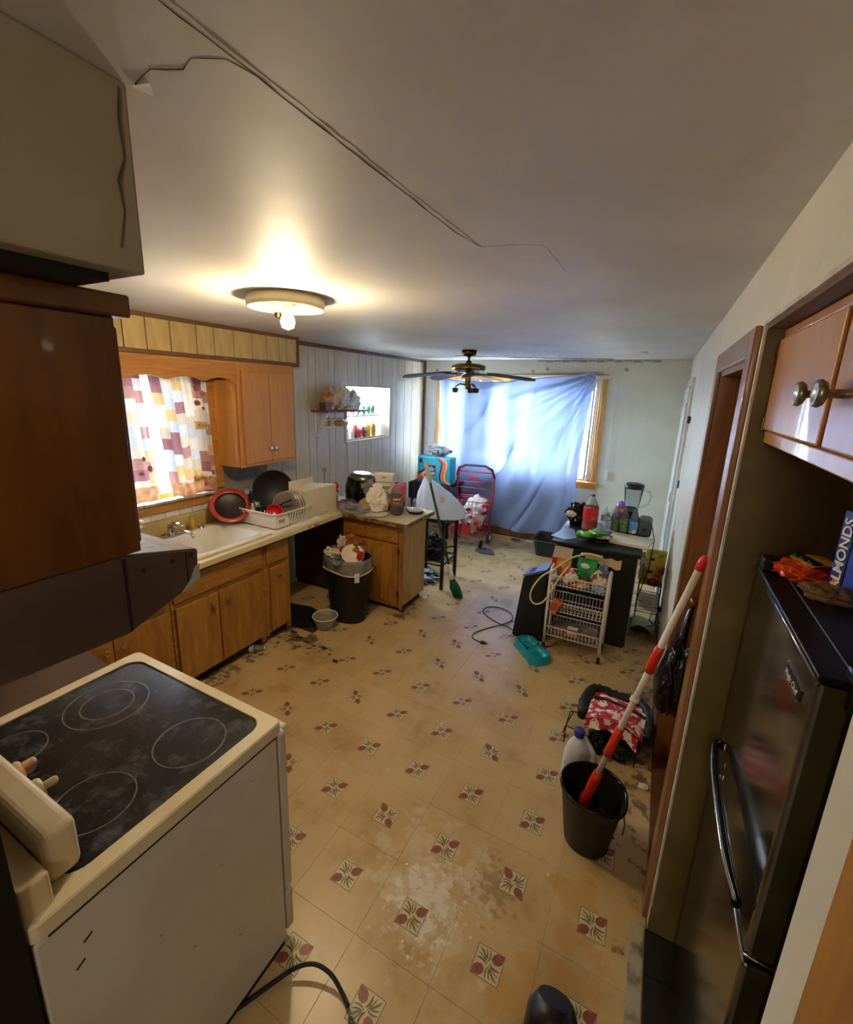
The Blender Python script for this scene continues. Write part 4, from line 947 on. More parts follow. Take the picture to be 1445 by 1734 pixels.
# air fryer
t = thing('air_fryer', 'glossy black air fryer with silver top band on peninsula', 'air fryer', (-1.84, 2.27, .858))
b = new(); lathe(b, [(0, 0), (.12, 0), (.15, .02), (.165, .10), (.16, .19), (.135, .265)], 36, sx=.95, sy=.85); part('body', b, m_blackg, t)
b = new(); lathe(b, [(.137, .262), (.140, .27), (.122, .30), (.1, .312), (0, .318)], 36, sx=.95, sy=.85, mat=Matrix.Translation((0, 0, .0)) @ Matrix.Rotation(.08, 4, 'Y')); part('silver_band', b, m_steel, t, label='brushed silver top band')
b = new(); bx(b, .02, .06, -.2, -.12, .10, .17, .01, 2); part('basket_handle', b, m_black, t)
# bags and litter on the peninsula
m_clear = M('clear_film', '#dfe3e6', .18, trans=.6, ior=1.05, alpha=.7)
m_milky = M('milky_plastic_bag', '#dfe2e4', .3, trans=.2, subs=.35, ior=1.2)
def standbag(name, label, loc, w_, d_, h_, mats, rz=0, seed=0, cat='bag', amp=.012, n=14):
    t = thing(name, label, cat, loc, rz)
    b = new()
    def f(u, v):
        a = u * 2 * PI; c, s = math.cos(a), math.sin(a)
        k = 1 - v ** 2.2
        x = w_ / 2 * (abs(c) ** .6) * (1 if c > 0 else -1) * (1 - .06 * math.sin(v * PI)); y = d_ / 2 * (abs(s) ** .8) * (1 if s > 0 else -1) * (k * .96 + .04)
        nn = noise.noise(Vector((x * 14 + seed, y * 14, v * 4))) * amp
        return Vector((x + nn, y + nn, h_ * v))
    grid(b, f, 32, n, wrap=True)
    poly(b, [f(k / 32, 0) for k in range(32)])
    part('bag', b, mats, t)
    return t
t = standbag('oat_bag', 'stand up bag with white top, green oval and pink back', (-1.62, 2.34, .858), .2, .1, .33, M('pink_white_bag', '#e2d6d3', .35, c2='#cfae9f', scale=5), rz=.45, seed=2)
b = new(); poly(b, [(.06 * math.cos(a * PI / 8 + PI), -.045, .21 + .04 * math.sin(a * PI / 8 + PI)) for a in range(9)], .004, (0, -1, 0)); part('green_print', b, M('green_print', '#93a83a', .4, c2='#7f9a2c', scale=20), t)
b = new(); bx(b, -.08, .08, -.049, -.042, .25, .32, .003); part('white_panel', b, m_white, t)
b = new(); bx(b, -.02, .02, -.051, -.048, .285, .293); part('red_mark', b, m_redbright, t)
b = new()
for k in range(7): poly(b, [(-.06 + k * .018 + .007 * math.cos(a), -.054, .13 + .02 * (k % 2) + .012 * math.sin(a)) for a in (0, 1, 2.1, 3.1, 4.2, 5.2)], .003, (0, -1, 0))
part('dark_spots', b, M('dark_print', '#3b2b28', .5), t)
standbag('red_bag', 'red and pink bag edge behind the stand up bag', (-1.49, 2.42, .858), .11, .07, .24, M('red_pink_bag', '#c8324a', .35, c2='#d98a9a', scale=9), rz=.6, seed=5)
standbag('blue_bag', 'bright blue crisp bag between air fryer and stand up bag', (-1.74, 2.41, .858), .14, .07, .30, M('blue_bag', '#3f86c9', .3, c2='#6fa6d8', scale=7), rz=.5, seed=7)
b = new(); crumple(b, (0, 0, 0), (.22, .16, .10), 11, .3, 4); single('snack_packets', b, M('purple_blue_wrap', '#3a3a78', .3, c2='#8a3a30', scale=26, mix=(.5, .56)), 'crumpled blue and purple snack wrappers before the air fryer', 'wrapper').location = (-1.84, 2.06, .858)
b = new(); crumple(b, (0, 0, 0), (.15, .11, .12), 12, .2, 4, smooth=True); single('bread_bag', b, M('bread_brown', '#b5894e', .6, c2='#c9a066', scale=8), 'bag of brown bread rolls beside white crumpled paper', 'bread').location = (-1.68, 2.12, .858)
b = new(); crumple(b, (0, 0, 0), (.32, .18, .09), 13, .45, 5, freq=3); single('plastic_wrap', b, m_clear, 'clear crumpled plastic sheet hanging over worktop corner', 'plastic').location = (-1.75, 2.02, .856)
t = thing('paper_bag', 'crumpled white paper bag with red print on peninsula', 'bag', (-1.565, 2.14, .874))
b = new(); crumple(b, (0, 0, 0), (.2, .17, .25), 21, .34, 5, freq=1.5); part('paper', b, M('white_paper', '#e6e1d6', .7), t)
b = new(); tube(b, [(-.085 + .03 * math.cos(a / 3), -.1, .07 + .035 * math.sin(a / 3)) for a in range(8)], .004, 5, flat=.4); part('red_print', b, m_redbright, t)
b = new(); crumple(b, (0, 0, 0), (.14, .1, .16), 23, .5, 4); single('clear_bag', b, m_clear, 'clear plastic bag standing against the air fryer', 'plastic').location = (-1.70, 2.2, .97)
b = new(); crumple(b, (0, 0, 0), (.16, .14, .18), 24, .4, 4); single('dark_bag', b, M('grey_black_bag', '#3a3a3c', .3, c2='#8b8985', scale=14), 'dark grey plastic bag behind the soda bottle', 'bag').location = (-1.45, 2.27, .858)
t = thing('paper_plate', 'white paper plate at front edge of the peninsula', 'plate', (-1.535, 2.06, .858))
b = new(); lathe(b, [(0, .002), (.075, .002), (.11, .012), (.115, .011), (.078, 0), (0, 0)], 36); part('dish', b, m_white, t)
# soda bottles
m_pet = M('pet_plastic', '#dfe8ea', .06, trans=.9, ior=1.06)
m_cola = M('cola', '#1c0d07', .1)
def bottle(name, label, loc, r, h, liquid, fill, labelc, lz, capc, cat='bottle', group=None, hollow=False, text=None, tilt=None):
    t = thing(name, label, cat, loc, group=group, rot=tilt)
    prof = [(0, .004), (r * .7, 0), (r * .95, .012), (r, .03), (r, h * .58), (r * .92, h * .68), (r * .6, h * .82), (r * .32, h * .90), (r * .28, h * .955)]
    b = new(); lathe(b, prof, 24); part('bottle', b, m_pet, t)
    if liquid:
        q = [(rr_ * .97, z + .001) for rr_, z in prof if z < h * fill] + [(r * .97, h * fill), (0, h * fill)]
        b = new(); lathe(b, q, 24); part('drink', b, liquid, t)
    if labelc:
        b = new(); lathe(b, [(r * 1.012, h * lz[0]), (r * 1.012, h * lz[1])], 24); lb = part('label', b, labelc, t)
        if text:
            s, col, ang, sz = text
            bt = text_bm(s, sz, .0006, bold=.0006)
            for v in bt.verts:
                a = ang + v.co.x / r; v.co = Vector(((r * 1.02 + v.co.z) * math.cos(a), (r * 1.02 + v.co.z) * math.sin(a), h * (lz[0] + lz[1]) / 2 + v.co.y))
            part('lettering', bt, col, lb)
    b = new(); lathe(b, [(r * .33, h * .95), (r * .33, h * .995), (0, h)], 16); part('cap', b, capc, t)
    return t
t = bottle('soda_bottle', 'large root beer bottle with brown label at peninsula edge', (-1.385, 2.165, .858), .055, .30, m_cola, .42, M('brown_label', '#7a4a24', .4, c2='#94603a', scale=30), (.30, .60), M('brown_cap', '#7b4a38', .4))
b = new(); 
for k in range(24):
    pass
def wrap(bm_, r, z0, ang):
    for v in bm_.verts:
        a = ang + v.co.x / r; v.co = Vector(((r + v.co.z) * math.cos(a), (r + v.co.z) * math.sin(a), z0 + v.co.y))
AC = math.atan2(-1.15 - 2.165, .58 + 1.385)
b = new(); poly(b, [(.034 * math.cos(a * PI / 12), .019 * math.sin(a * PI / 12) + .002 * math.cos(a * PI / 12), 0) for a in range(24)]); bmesh.ops.triangulate(b, faces=b.faces[:])
bmesh.ops.subdivide_edges(b, edges=b.edges[:], cuts=2); wrap(b, .0562, .148, AC); lb = part('logo_oval', b, M('dark_brown_oval', '#3a2010', .4), t)
b = text_bm('A&W', .03, .0006, shear=.2, bold=.001); wrap(b, .0572, .150, AC); part('lettering', b, m_white, t)
b = text_bm('ROOT BEER', .010, .0005, bold=.0003); wrap(b, .0568, .118, AC); part('lettering', b, m_white, t)
t = thing('takeaway_tray', 'round black takeaway tray holding crumpled white foil', 'tray', (-1.27, 2.31, .858))
b = new(); lathe(b, [(0, 0), (.06, 0), (.085, .03), (.088, .03), (.063, -.0), (0, .004)], 30); part('tray', b, m_black, t)
b = new(); crumple(b, (0, 0, .014), (.15, .15, .035), 31, .2, 4); part('foil', b, M('crumpled_foil', '#d5d6da', .35, metal=.3), t)
b = new(); crumple(b, (0, 0, 0), (.04, .05, .12), 33, .3, 3); single('purple_packet', b, M('purple_packet', '#5a3f8a', .4, c2='#c7c2d8', scale=20), 'small purple packet standing behind the root beer bottle', 'packet').location = (-1.32, 2.38, .858)

# ---------------------------------------------------------------- shelf, pass-through goods
t = thing('wall_shelf', 'small brown wall shelf on white brackets beside the opening', 'shelf', (-2.40, 2.72, 1.695))
b = new(); bx(b, XL + .001, -2.29, 2.36, 3.02, 1.695, 1.715, .003); part('board', b, M('reddish_shelf_board', '#8a4a2a', .5, c2='#74391d', scale=6), t, w=True)
for y in (2.42, 2.94):
    b = new(); bx(b, XL, XL + .01, y - .01, y + .01, 1.45, 1.695, .002); bx(b, XL, -2.32, y - .008, y + .008, 1.687, 1.695, .002); tube(b, [(XL + .005, y, 1.47), (-2.45, y, 1.53), (-2.34, y, 1.688)], .006, 6); part('bracket', b, m_white, t, w=True)
t = thing('towel_bracket', 'cream empty paper towel bracket under the wall shelf', 'towel holder', (XL, 2.68, 1.55))
b = new(); frame_slab(b, rrect(0, .36, 0, .10, .02), rrect(.03, .17, .02, .08, .03), 0, .02, .004); bmesh.ops.transform(b, matrix=basis((XL + .001, 2.49, 1.52), (0, 1, 0), (0, 0, 1)), verts=b.verts); part('back_plate', b, m_beige, t, w=True)
b = new(); cyl(b, (XL + .05, 2.70, 1.57), (XL + .05, 2.87, 1.57), .032, seg=20); part('cardboard_core', b, M('cardboard', '#a58a60', .7), t, w=True)
for y, c, lb, d, s in ((2.54, '#c9703a', 'clear plastic bag with orange and green food on wall shelf', (.17, .16, .23), 41), (2.71, '#d8d8d4', 'whitish full plastic bag in middle of wall shelf', (.17, .18, .27), 42), (2.90, '#8d8a94', 'grey plastic bag at the right end of wall shelf', (.19, .17, .2), 43)):
    t = thing('grocery_bag', lb, 'bag', (-2.395, y, 1.716))
    b = new(); crumple(b, (0, 0, 0), (d[1], d[0], d[2]), s, .4, 4, freq=1.8, fn=lambda p: Vector((p.x * (1.05 - .25 * p.z), p.y * (1.05 - .25 * p.z), p.z))); part('bag', b, M('shelf_bag' + c, c, .35, c2='#e3e6e8', scale=9, subs=.25), t)
    if s == 41:
        b = new(); crumple(b, (0, -.02, .13), (.08, .07, .07), 44, .3, 3); part('green_contents', b, M('green_food', '#5f8a3a', .6), t)
b = new(); bx(b, -.04, .04, -.05, .05, 0, .075, .004); single('brown_box', b, M('brown_tin', '#55412f', .5), 'small dark brown box at left end of wall shelf', 'box').location = (-2.37, 2.42, 1.716)
# pantry shelf beyond the opening
t = thing('pantry_shelf', 'white pantry shelving seen through the wall opening', 'shelf', (-2.78, 3.4, 1.30))
for z in (1.30, 1.60): b = new(); bx(b, -2.95, -2.645, 2.95, 3.84, z, z + .02, .002); part('board', b, m_white, t, w=True)
for y in (2.93, 3.84): b = new(); bx(b, -2.95, -2.645, y, y + .015, 1.0, 1.62); part('upright', b, m_white, t, w=True)
cols = [('#4e7f62', 'green'), ('#e8e5dc', 'white'), ('#d8d0bb', 'cream'), ('#ded4d6', 'pinkish white'), ('#b3242a', 'red'), ('#c4361f', 'orange red'), ('#6b3350', 'purple'), ('#c9a437', 'yellow'), ('#b78a3a', 'mustard')]
pos = [2.985, 3.07, 3.18, 3.29, 3.37, 3.45, 3.54, 3.63, 3.75]
hts = [.15, .17, .15, .14, .2, .15, .17, .2, .2]
for (c, nm), y, h in zip(cols, pos, hts):
    t = thing('pantry_jar', nm + ' container on lower pantry shelf behind the opening', 'container', (-2.71, y, 1.32), group='containers on the lower pantry shelf')
    r = .036 if nm in ('green', 'red', 'orange red', 'purple') else .045
    b = new(); lathe(b, [(0, 0), (r, 0), (r, h * .78), (r * .8, h * .86), (r * .5, h * .9)], 20); part('body', b, M('jar' + c, c, .35, c2='#d9d4c8', scale=18, mix=(.5, .8)), t)
    b = new(); lathe(b, [(r * .55, h * .88), (r * .55, h), (0, h)], 16); part('lid', b, m_white, t)
for y, c, nm in ((3.02, '#dfe0e4', 'white'), (3.16, '#e9e4df', 'cream'), (3.30, '#57606e', 'grey blue'), (3.42, '#d8dad0', 'pale'), (3.53, '#3f8a8c', 'teal'), (3.64, '#5f9a55', 'green'), (3.74, '#6d6e86', 'slate')):
    t = thing('pantry_can', nm + ' tin on upper pantry shelf behind the opening', 'tin', (-2.71, y, 1.62), group='tins on the upper pantry shelf')
    b = new(); lathe(b, [(0, 0), (.04, 0), (.04, .11), (0, .11)], 18); part('tin', b, M('tin' + c, c, .35, c2='#cfcac2', scale=22, mix=(.5, .75)), t)
    b = new(); tube(b, [(.04 * math.cos(a * PI / 8), .04 * math.sin(a * PI / 8), .11) for a in range(16)], .002, 5, closed=True); part('rim', b, m_steel, t)

# ---------------------------------------------------------------- rubbish bin, tub, mat, floor litter
t = thing('rubbish_bin', 'tall black rubbish bin with overflowing grey liner by kneehole', 'bin', (-1.60, 1.74, 0))
b = new(); lathe(b, [(0, 0), (.15, 0), (.155, .01), (.20, .52), (.205, .56), (.195, .56), (.15, .05), (0, .05)], 40, sx=1.05, sy=.8); part('bin_body', b, m_blackm, t)
b = new()
def liner(u, v):
    a = u * 2 * PI; r = .208 + .008 * math.sin(a * 9) * v + .004 * math.sin(a * 23); z = .575 - .11 * v + .012 * math.sin(a * 3 + 1) * v
    rr_ = r - (.012 if v < .01 else 0)
    return Vector((rr_ * 1.05 * math.cos(a), rr_ * .8 * math.sin(a), z))
grid(b, liner, 60, 8, wrap=True); part('liner', b, M('grey_bin_liner', '#6f6c68', .35, c2='#8b8781', scale=9, subs=.2), t)
b = new(); tube(b, [(.213 * 1.05 * math.cos(a * PI / 20), .213 * .8 * math.sin(a * PI / 20), .462 + .012 * math.sin(a * PI / 20 * 3 + 1)) for a in range(40)], .009, 6, closed=True, flat=.6); part('liner_hem', b, M('pale_liner_hem', '#b9b1a2', .45), t, label='pale folded liner hem')
b = new(); bx(b, -.02, .02, -.002, .002, 0, .08, .004); bmesh.ops.transform(b, matrix=Matrix.Translation((.175, -.112, .40)) @ Matrix.Rotation(.85, 4, 'Z'), verts=b.verts); part('hanging_tag', b, m_white, t)
LZ = .56
for nm, lb, c, d, cc, s, cat in (
    ('crumpled_paper', 'crumpled cream paper at front left of the rubbish bin', (-.09, -.08, 0), (.17, .1, .08), '#e0d4bc', 51, 'rubbish'),
    ('paper_napkin', 'upright white paper napkin at the back of the rubbish bin', (-.10, .05, .02), (.1, .08, .13), '#ddd3c2', 52, 'rubbish'),
    ('brown_paper_bag', 'crumpled brown paper bag heaped on the rubbish bin', (.04, .06, .0), (.19, .14, .15), '#9a5c35', 53, 'rubbish'),
    ('orange_peel', 'orange scraps on top of brown paper in the bin', (-.02, .08, .12), (.09, .07, .05), '#c06a3a', 54, 'rubbish'),
    ('red_wrapper', 'small red wrapper in the middle of the rubbish bin', (-.03, -.03, .04), (.07, .05, .05), '#c4382a', 55, 'rubbish'),
    ('red_cup_edge', 'bright red plastic scrap at right edge of bin', (.155, -.03, .01), (.05, .09, .07), '#c8201c', 56, 'rubbish'),
    ('cardboard_scrap', 'dark cardboard scrap at left of the rubbish bin', (-.15, .01, .0), (.09, .07, .06), '#8a6a4a', 57, 'rubbish')):
    b = new(); crumple(b, (0, 0, 0), d, s, .45, 4, freq=2.2)
    single(nm, b, M(nm, cc, .6, c2='#%02x%02x%02x' % tuple(max(0, int(int(cc[i:i + 2], 16) * .75)) for i in (1, 3, 5)), scale=22), lb, cat, 'rubbish in the bin').location = (-1.60 + c[0], 1.74 + c[1], LZ + c[2])
b = new(); lathe(b, [(0, 0), (.07, 0), (.09, .03), (.094, .03), (.07, -.005), (0, -.005)], 30); o = single('bin_bowl', b, M('cream_foam', '#d9cdb4', .5), 'cream foam bowl tipped against right side of bin rim', 'bowl', 'rubbish in the bin'); o.location = (-1.52, 1.70, LZ + .03); o.rotation_euler = (.5, .5, 0)
b = new(); lathe(b, [(0, 0), (.03, 0), (.04, .07), (.038, .07), (.028, .004), (0, .004)], 24); o = single('plastic_cup', b, M('clear_cup', '#c9d0d4', .1, trans=.7, ior=1.2), 'clear plastic cup lying at front of the bin', 'cup', 'rubbish in the bin'); o.location = (-1.575, 1.605, LZ - .0); o.rotation_euler = (1.1, 0, .2)
t = thing('plastic_tub', 'clear plastic tub standing on the floor before bin', 'tub', (-1.655, 1.50, 0))
b = new(); lathe(b, [(0, .002), (.07, 0), (.075, .01), (.098, .095), (.105, .10), (.10, .105), (.094, .095), (.07, .01), (0, .01)], 36); part('bowl', b, M('frosted_tub', '#cfcac0', .2, trans=.6, ior=1.15, alpha=.8), t)
b = new(); tube(b, [(.102 * math.cos(a * PI / 18), .102 * math.sin(a * PI / 18), .104) for a in range(36)], .004, 6, closed=True); part('rim', b, m_white, t)
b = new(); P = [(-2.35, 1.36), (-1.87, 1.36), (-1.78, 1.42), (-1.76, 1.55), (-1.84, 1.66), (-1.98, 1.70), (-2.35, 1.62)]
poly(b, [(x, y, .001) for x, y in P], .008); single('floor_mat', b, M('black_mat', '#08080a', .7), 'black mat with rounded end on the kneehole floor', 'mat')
rt = random.Random(5)
for k in range(7):
    x = -1.82 + .09 * k; y = 1.30 - .02 * k + rt.uniform(-.03, .03); s = rt.uniform(.008, .03)
    b = new(); poly(b, [(x + s * 1.3 * math.cos(a * PI / 4) * rt.uniform(.5, 1.3), y + s * .6 * math.sin(a * PI / 4) * rt.uniform(.4, 1.3), .0006) for a in range(8)], .0008)
    part('torn_hole', b, m_sub, floor, w=True)
for k, (x, y, s) in enumerate(((-.62, .03, .004), (.51, .32, .012), (.50, .35, .009), (.56, .23, .007), (.60, .31, .010), (-.28, 1.27, .012), (.04, .60, .008), (-.55, .42, .006), (.18, .13, .006), (-.12, .78, .007), (.2, .2, .004), (.33, .1, .004), (-.2, .55, .004), (.42, .75, .006), (.1, -.05, .006), (.66, .2, .005), (-.75, .9, .005))):
    b = new(); crumple(b, (0, 0, 0), (s * 2, s * 1.6, s * .35), 60 + k, .4, 2); o = add_obj('crumb', b, m_kick if k % 3 else m_white, floor); o.location = (x, y, .0004)
# white spilled powder near the camera, a flat smear on the vinyl
m_smear = M('white_residue', '#d8d2c4', .8)
rt = random.Random(11)
for k in range(14):
    a = rt.random() * 2 * PI; q = rt.random() ** .7
    x = .03 + .22 * q * math.cos(a) * 1.0; y = .03 + .24 * q * math.sin(a) + .08; s = rt.uniform(.003, .008)
    if k > 5: x = rt.uniform(-.5, .6); y = rt.uniform(.3, 1.6); s = rt.uniform(.003, .008)
    b = new(); poly(b, [(x + s * math.cos(i * PI / 5) * rt.uniform(.5, 1.2), y + s * math.sin(i * PI / 5) * rt.uniform(.5, 1.2), .0016) for i in range(10)], .0003); part('residue_spot', b, m_smear, floor, w=True)
t = bottle('crushed_bottle', 'clear crushed plastic bottle lying on the floor by sink cabinet', (-1.95, .87, .03), .028, .19, None, 0, M('blue_white_label', '#8d97a8', .4, c2='#d9dde0', scale=30), (.4, .55), m_white, tilt=(0, PI / 2, .7))
b = new(); crumple(b, (0, 0, 0), (.06, .05, .03), 71, .4, 3); single('pink_wrapper', b, M('pink_wrap', '#d9a8a4', .5, c2='#f0e4e0', scale=30), 'small pink wrapper on the floor at peninsula corner', 'wrapper').location = (-1.19, 2.40, .0)

# ---------------------------------------------------------------- stool with bag, broom
t = thing('bar_stool', 'black square legged stool under a white plastic bag', 'stool', (-1.33, 2.86, 0))
for x, y in ((-1.14, 2.66), (-1.17, 3.05), (-1.50, 2.66), (-1.52, 3.05)):
    b = new(); bx(b, x - .015, x + .015, y - .015, y + .015, 0, .70, .003); part('leg', b, m_blackm, t, w=True)
b = new(); bx(b, -1.54, -1.12, 2.64, 3.07, .69, .725, .012); part('seat', b, m_blackm, t, w=True)
for p, q in (((-1.14, 2.66, .25), (-1.17, 3.05, .25)), ((-1.50, 2.66, .25), (-1.14, 2.66, .25)), ((-1.5, 2.66, .34), (-1.17, 3.05, .34)), ((-1.52, 3.05, .25), (-1.17, 3.05, .25))):
    b = new(); tube(b, [p, q], .009, 8); part('stretcher', b, m_blackm, t, w=True)
t = thing('plastic_bag', 'large white translucent plastic bag sagging over the black stool', 'bag', (-1.24, 2.84, .726))
b = new()
def drape(u, v):
    a = u * 2 * PI; c_, s_ = math.cos(a), math.sin(a)
    r = (1 - v ** 1.6) * .96 + .04
    r *= 1 + .10 * math.sin(v * PI) + (.10 * math.sin(a * 7 + 2 * v) + .06 * math.sin(a * 13 + 1)) * v * (1 - v) * 2.2 + .09 * noise.noise(Vector((c_ * 1.6, s_ * 1.6, v * 2.5)))
    return Vector((.25 * r * c_ - .20 * v ** 1.3, .20 * r * s_ - .02 * v, .37 * v + .012 * math.sin(a * 4) * v + .02 * noise.noise(Vector((c_ * 2, s_ * 2, v * 6 + 4)))))
def drape0(u, v):
    p = drape(u, v); p.z = max(p.z, 0.0); return p
grid(b, drape0, 90, 40, wrap=True); poly(b, [drape0(k / 90, 0) for k in range(90)]); part('bag', b, m_milky, t)
b = new(); tube(b, [tuple(drape(.5, .97)), (-.235, -.02, .40), (-.20, -.02, .425), (-.165, -.02, .40), tuple(drape(.9, .92))], .012, 8, flat=.4); part('bag_handle', b, m_milky, t)
b = new(); lathe(b, [(0, .004), (.022, .002), (.03, 0)], 16, mat=basis((.06, -.158, .19), (1, 0, 0), (0, .5, .86))); part('peach_label', b, M('peach_label', '#d9b3a0', .5), t)
b = new(); crumple(b, (0, 0, 0), (.13, .15, .56), 84, .35, 4); single('pink_bag', b, M('pink_plastic', '#d7b2ad', .35, c2='#e6d9d4', scale=8, subs=.2), 'pale pink plastic bag standing left of the stool', 'bag').location = (-1.62, 3.1, .0)
b = new(); crumple(b, (0, 0, 0), (.34, .26, .30), 85, .35, 4); single('black_bag', b, m_blackm, 'black bag lumps behind the stool near pink bag', 'bag').location = (-1.60, 3.40, .0)
b = new(); crumple(b, (0, 0, 0), (.42, .36, .06), 86, .45, 5, freq=3); single('shiny_film', b, M('black_white_film', '#14171a', .15, c2='#b9c0c6', scale=12, mix=(.5, .62)), 'shiny black plastic film spread on the floor under stool', 'plastic').location = (-1.46, 2.82, .0)
def along(p0, p1, t0, t1, n=2):
    p0 = Vector(p0); p1 = Vector(p1); return [tuple(p0.lerp(p1, t0 + (t1 - t0) * i / (n - 1))) for i in range(n)]
B0, B1 = (-.955, 2.60, .02), (-1.315, 2.56, 1.30)
t = thing('broom', 'green handled broom with white grip leaning on the stool bag', 'broom', B0)
b = new(); tube(b, along(B0, B1, .2, .9), .012, 10); part('handle', b, M('green_tube', '#0f4a2c', .35), t, w=True)
b = new(); tube(b, along(B0, B1, .84, 1.0, 5), [.014, .021, .022, .020, .012], 12); part('grip', b, M('cream_grip', '#d8cfb8', .45), t, w=True)
b = new(); tube(b, along(B0, B1, .12, .235, 4), [.03, .024, .020, .016], 12); part('collar', b, M('cream_grip'), t, w=True)
rt = random.Random(9); b = new()
ax = (Vector(B1) - Vector(B0)).normalized(); top = Vector(B0) + ax * .17
for k in range(150):
    a = rt.random() * 2 * PI; q = rt.random() ** .5; u = Vector((math.cos(a), math.sin(a), 0)) * q
    e = Vector((B0[0] + .035, B0[1] - .02, .004)) + Vector((u.x * .05, u.y * .045, rt.random() * .02)); mid = top.lerp(e, .5) + u * .03
    tube(b, [top + u * .02, mid, e], [.003, .003, .0015], 3)
bb = part('bristles', b, M('green_bristles', '#1f7a32', .5, c2='#14561f', scale=30), t, w=True); bb['kind'] = 'stuff'

# ---------------------------------------------------------------- folding table with shopping bag, shopping trolley
t = thing('side_table', 'dark purple cloth covered stand under the turquoise shopping bag', 'table', (-2.0, 4.3, 0))
b = new(); bx(b, -2.33, -1.72, 4.10, 4.55, .70, .735, .01); part('top', b, M('dark_purple_cloth', '#2b2740', .8), t, w=True)
b = new(); grid(b, lambda u, v: Vector((-2.34 + .63 * u, 4.09 + .008 * math.sin(u * 40), .73 - .22 * v - .02 * math.sin(u * 12))), 40, 6); part('cloth', b, M('dark_purple_cloth'), t, w=True)
for x in (-2.3, -1.76):
    for y in (4.14, 4.5): b = new(); bx(b, x - .015, x + .015, y - .015, y + .015, 0, .70); part('leg', b, m_blackm, t, w=True)
t = thing('shopping_bag', 'turquoise and orange striped supermarket bag with black square logo', 'bag', (-1.99, 4.22, .737))
b = new(); bx(b, -.245, .245, -.09, .09, 0, .355, .02, 3); part('bag_body', b, M('turquoise_bag', '#2f9fb8', .45, c2='#2890aa', scale=4), t)
def band(pts_lo, pts_hi, mat, z=.0):
    b = new(); n = len(pts_lo)
    for i in range(n - 1):
        a = [(pts_lo[i][0], -.0915 - z, pts_lo[i][1]), (pts_lo[i + 1][0], -.0915 - z, pts_lo[i + 1][1]), (pts_hi[i + 1][0], -.0915 - z, pts_hi[i + 1][1]), (pts_hi[i][0], -.0915 - z, pts_hi[i][1])]
        f = b.faces.new([b.verts.new(p) for p in a])
    bmesh.ops.remove_doubles(b, verts=b.verts, dist=.0005)
    return part('printed_stripe', b, mat, t)
navy = M('navy_print', '#1b2348', .5); ora = M('orange_print', '#e2702a', .5); red = M('coral_print', '#d9484a', .5); yel = M('yellow_print', '#e8a63a', .5)
base_ = [(-.235, .13), (-.16, .17), (-.09, .235), (-.03, .25), (.02, .23)]
for k, mm in enumerate((navy, ora, yel, red)):
    o_ = -.028 * k; band([(x, z + o_ - .03) for x, z in base_], [(x, z + o_) for x, z in base_], mm, .0006 * k)
cv = [(.0, .345), (.06, .33), (.11, .28), (.10, .2), (.08, .12), (.09, .05), (.17, .01)]
for k, mm in enumerate((navy, ora, red, yel)):
    band([(x + .022 * k, z) for x, z in cv], [(x + .022 * k + .024, z + .004) for x, z in cv], mm, .0006 * k)
b = new(); bx(b, -.085, .035, -.096, -.091, .10, .25, .001); part('logo_border', b, ora, t)
b = new(); bx(b, -.077, .027, -.099, -.095, .108, .242, .001); lg = part('logo_square', b, navy, t)
b = text_bm('ALDI', .043, .001, bold=.0015); bmesh.ops.transform(b, matrix=basis((-1.99 - .025, 4.22 - .1, .737 + .135), (1, 0, 0), (0, 0, 1)), verts=b.verts); part('lettering', b, m_white, t, w=True)
b = new()
for k in range(5): x = -.062 + k * .014; poly(b, [(x, -.1, .168), (x + .008, -.1, .168), (x + .026, -.1, .228 - .006 * k), (x + .018, -.1, .228 - .006 * k)], .001, (0, -1, 0))
part('striped_emblem', b, M('pale_blue_print', '#9ed3e6', .5), t)
b = new(); bx(b, -.21, -.17, -.096, -.091, .26, .32, .001); part('small_logo', b, navy, t)
b = new(); tube(b, [(-.12, -.02, .35), (-.11, -.01, .45), (-.03, 0, .49), (.04, 0, .46), (.06, 0, .35)], .008, 6); part('handle', b, m_blackm, t)
b = new(); crumple(b, (0, 0, 0), (.40, .16, .15), 91, .4, 4); single('grey_bags', b, M('grey_crumple', '#9fa3a8', .4, c2='#6e7278', scale=9, subs=.15), 'crumpled grey plastic bag stuffed in top of turquoise bag', 'bag').location = (-1.98, 4.22, 1.093)
m_redw = M('red_wire', '#b52a44', .35); m_dh = M('dark_handle_wrap', '#2a2838', .5)
t = thing('shopping_trolley', 'red wire folding shopping trolley in front of blue sheet', 'trolley', (-1.43, 4.25, 0))
def tp(bm_list, r, mm, nm, closed=False, lab=None):
    b = new()
    for P in bm_list: tube(b, P, r, 8, closed=closed)
    return part(nm, b, mm, t, w=True, label=lab)
tp([[(-1.66, 4.30, .10), (-1.68, 4.24, .60), (-1.68, 4.22, .86), (-1.64, 4.21, .97), (-1.57, 4.2, 1.01)]], .011, m_redw, 'side_tube'); tp([[(-1.24, 4.30, .10), (-1.19, 4.24, .60), (-1.18, 4.22, .86), (-1.21, 4.21, .97), (-1.29, 4.2, 1.01)]], .011, m_redw, 'side_tube')
tp([[(-1.69, 4.225, .88), (-1.66, 4.21, .98), (-1.57, 4.2, 1.022), (-1.30, 4.2, 1.03), (-1.21, 4.21, .99), (-1.175, 4.225, .88)]], .014, m_dh, 'handle', lab='dark wrapped handle')
for z in (.93, .80, .72, .62): tp([[(-1.66, 4.235, z), (-1.20, 4.235, z + .012)]], .006 if z < .9 else .009, m_redw, 'cross_bar')
for x in [-1.6 + .06 * k for k in range(7)]: tp([[(x, 4.245, .62), (x + .01, 4.28, .14)]], .003, m_redw, 'wire')
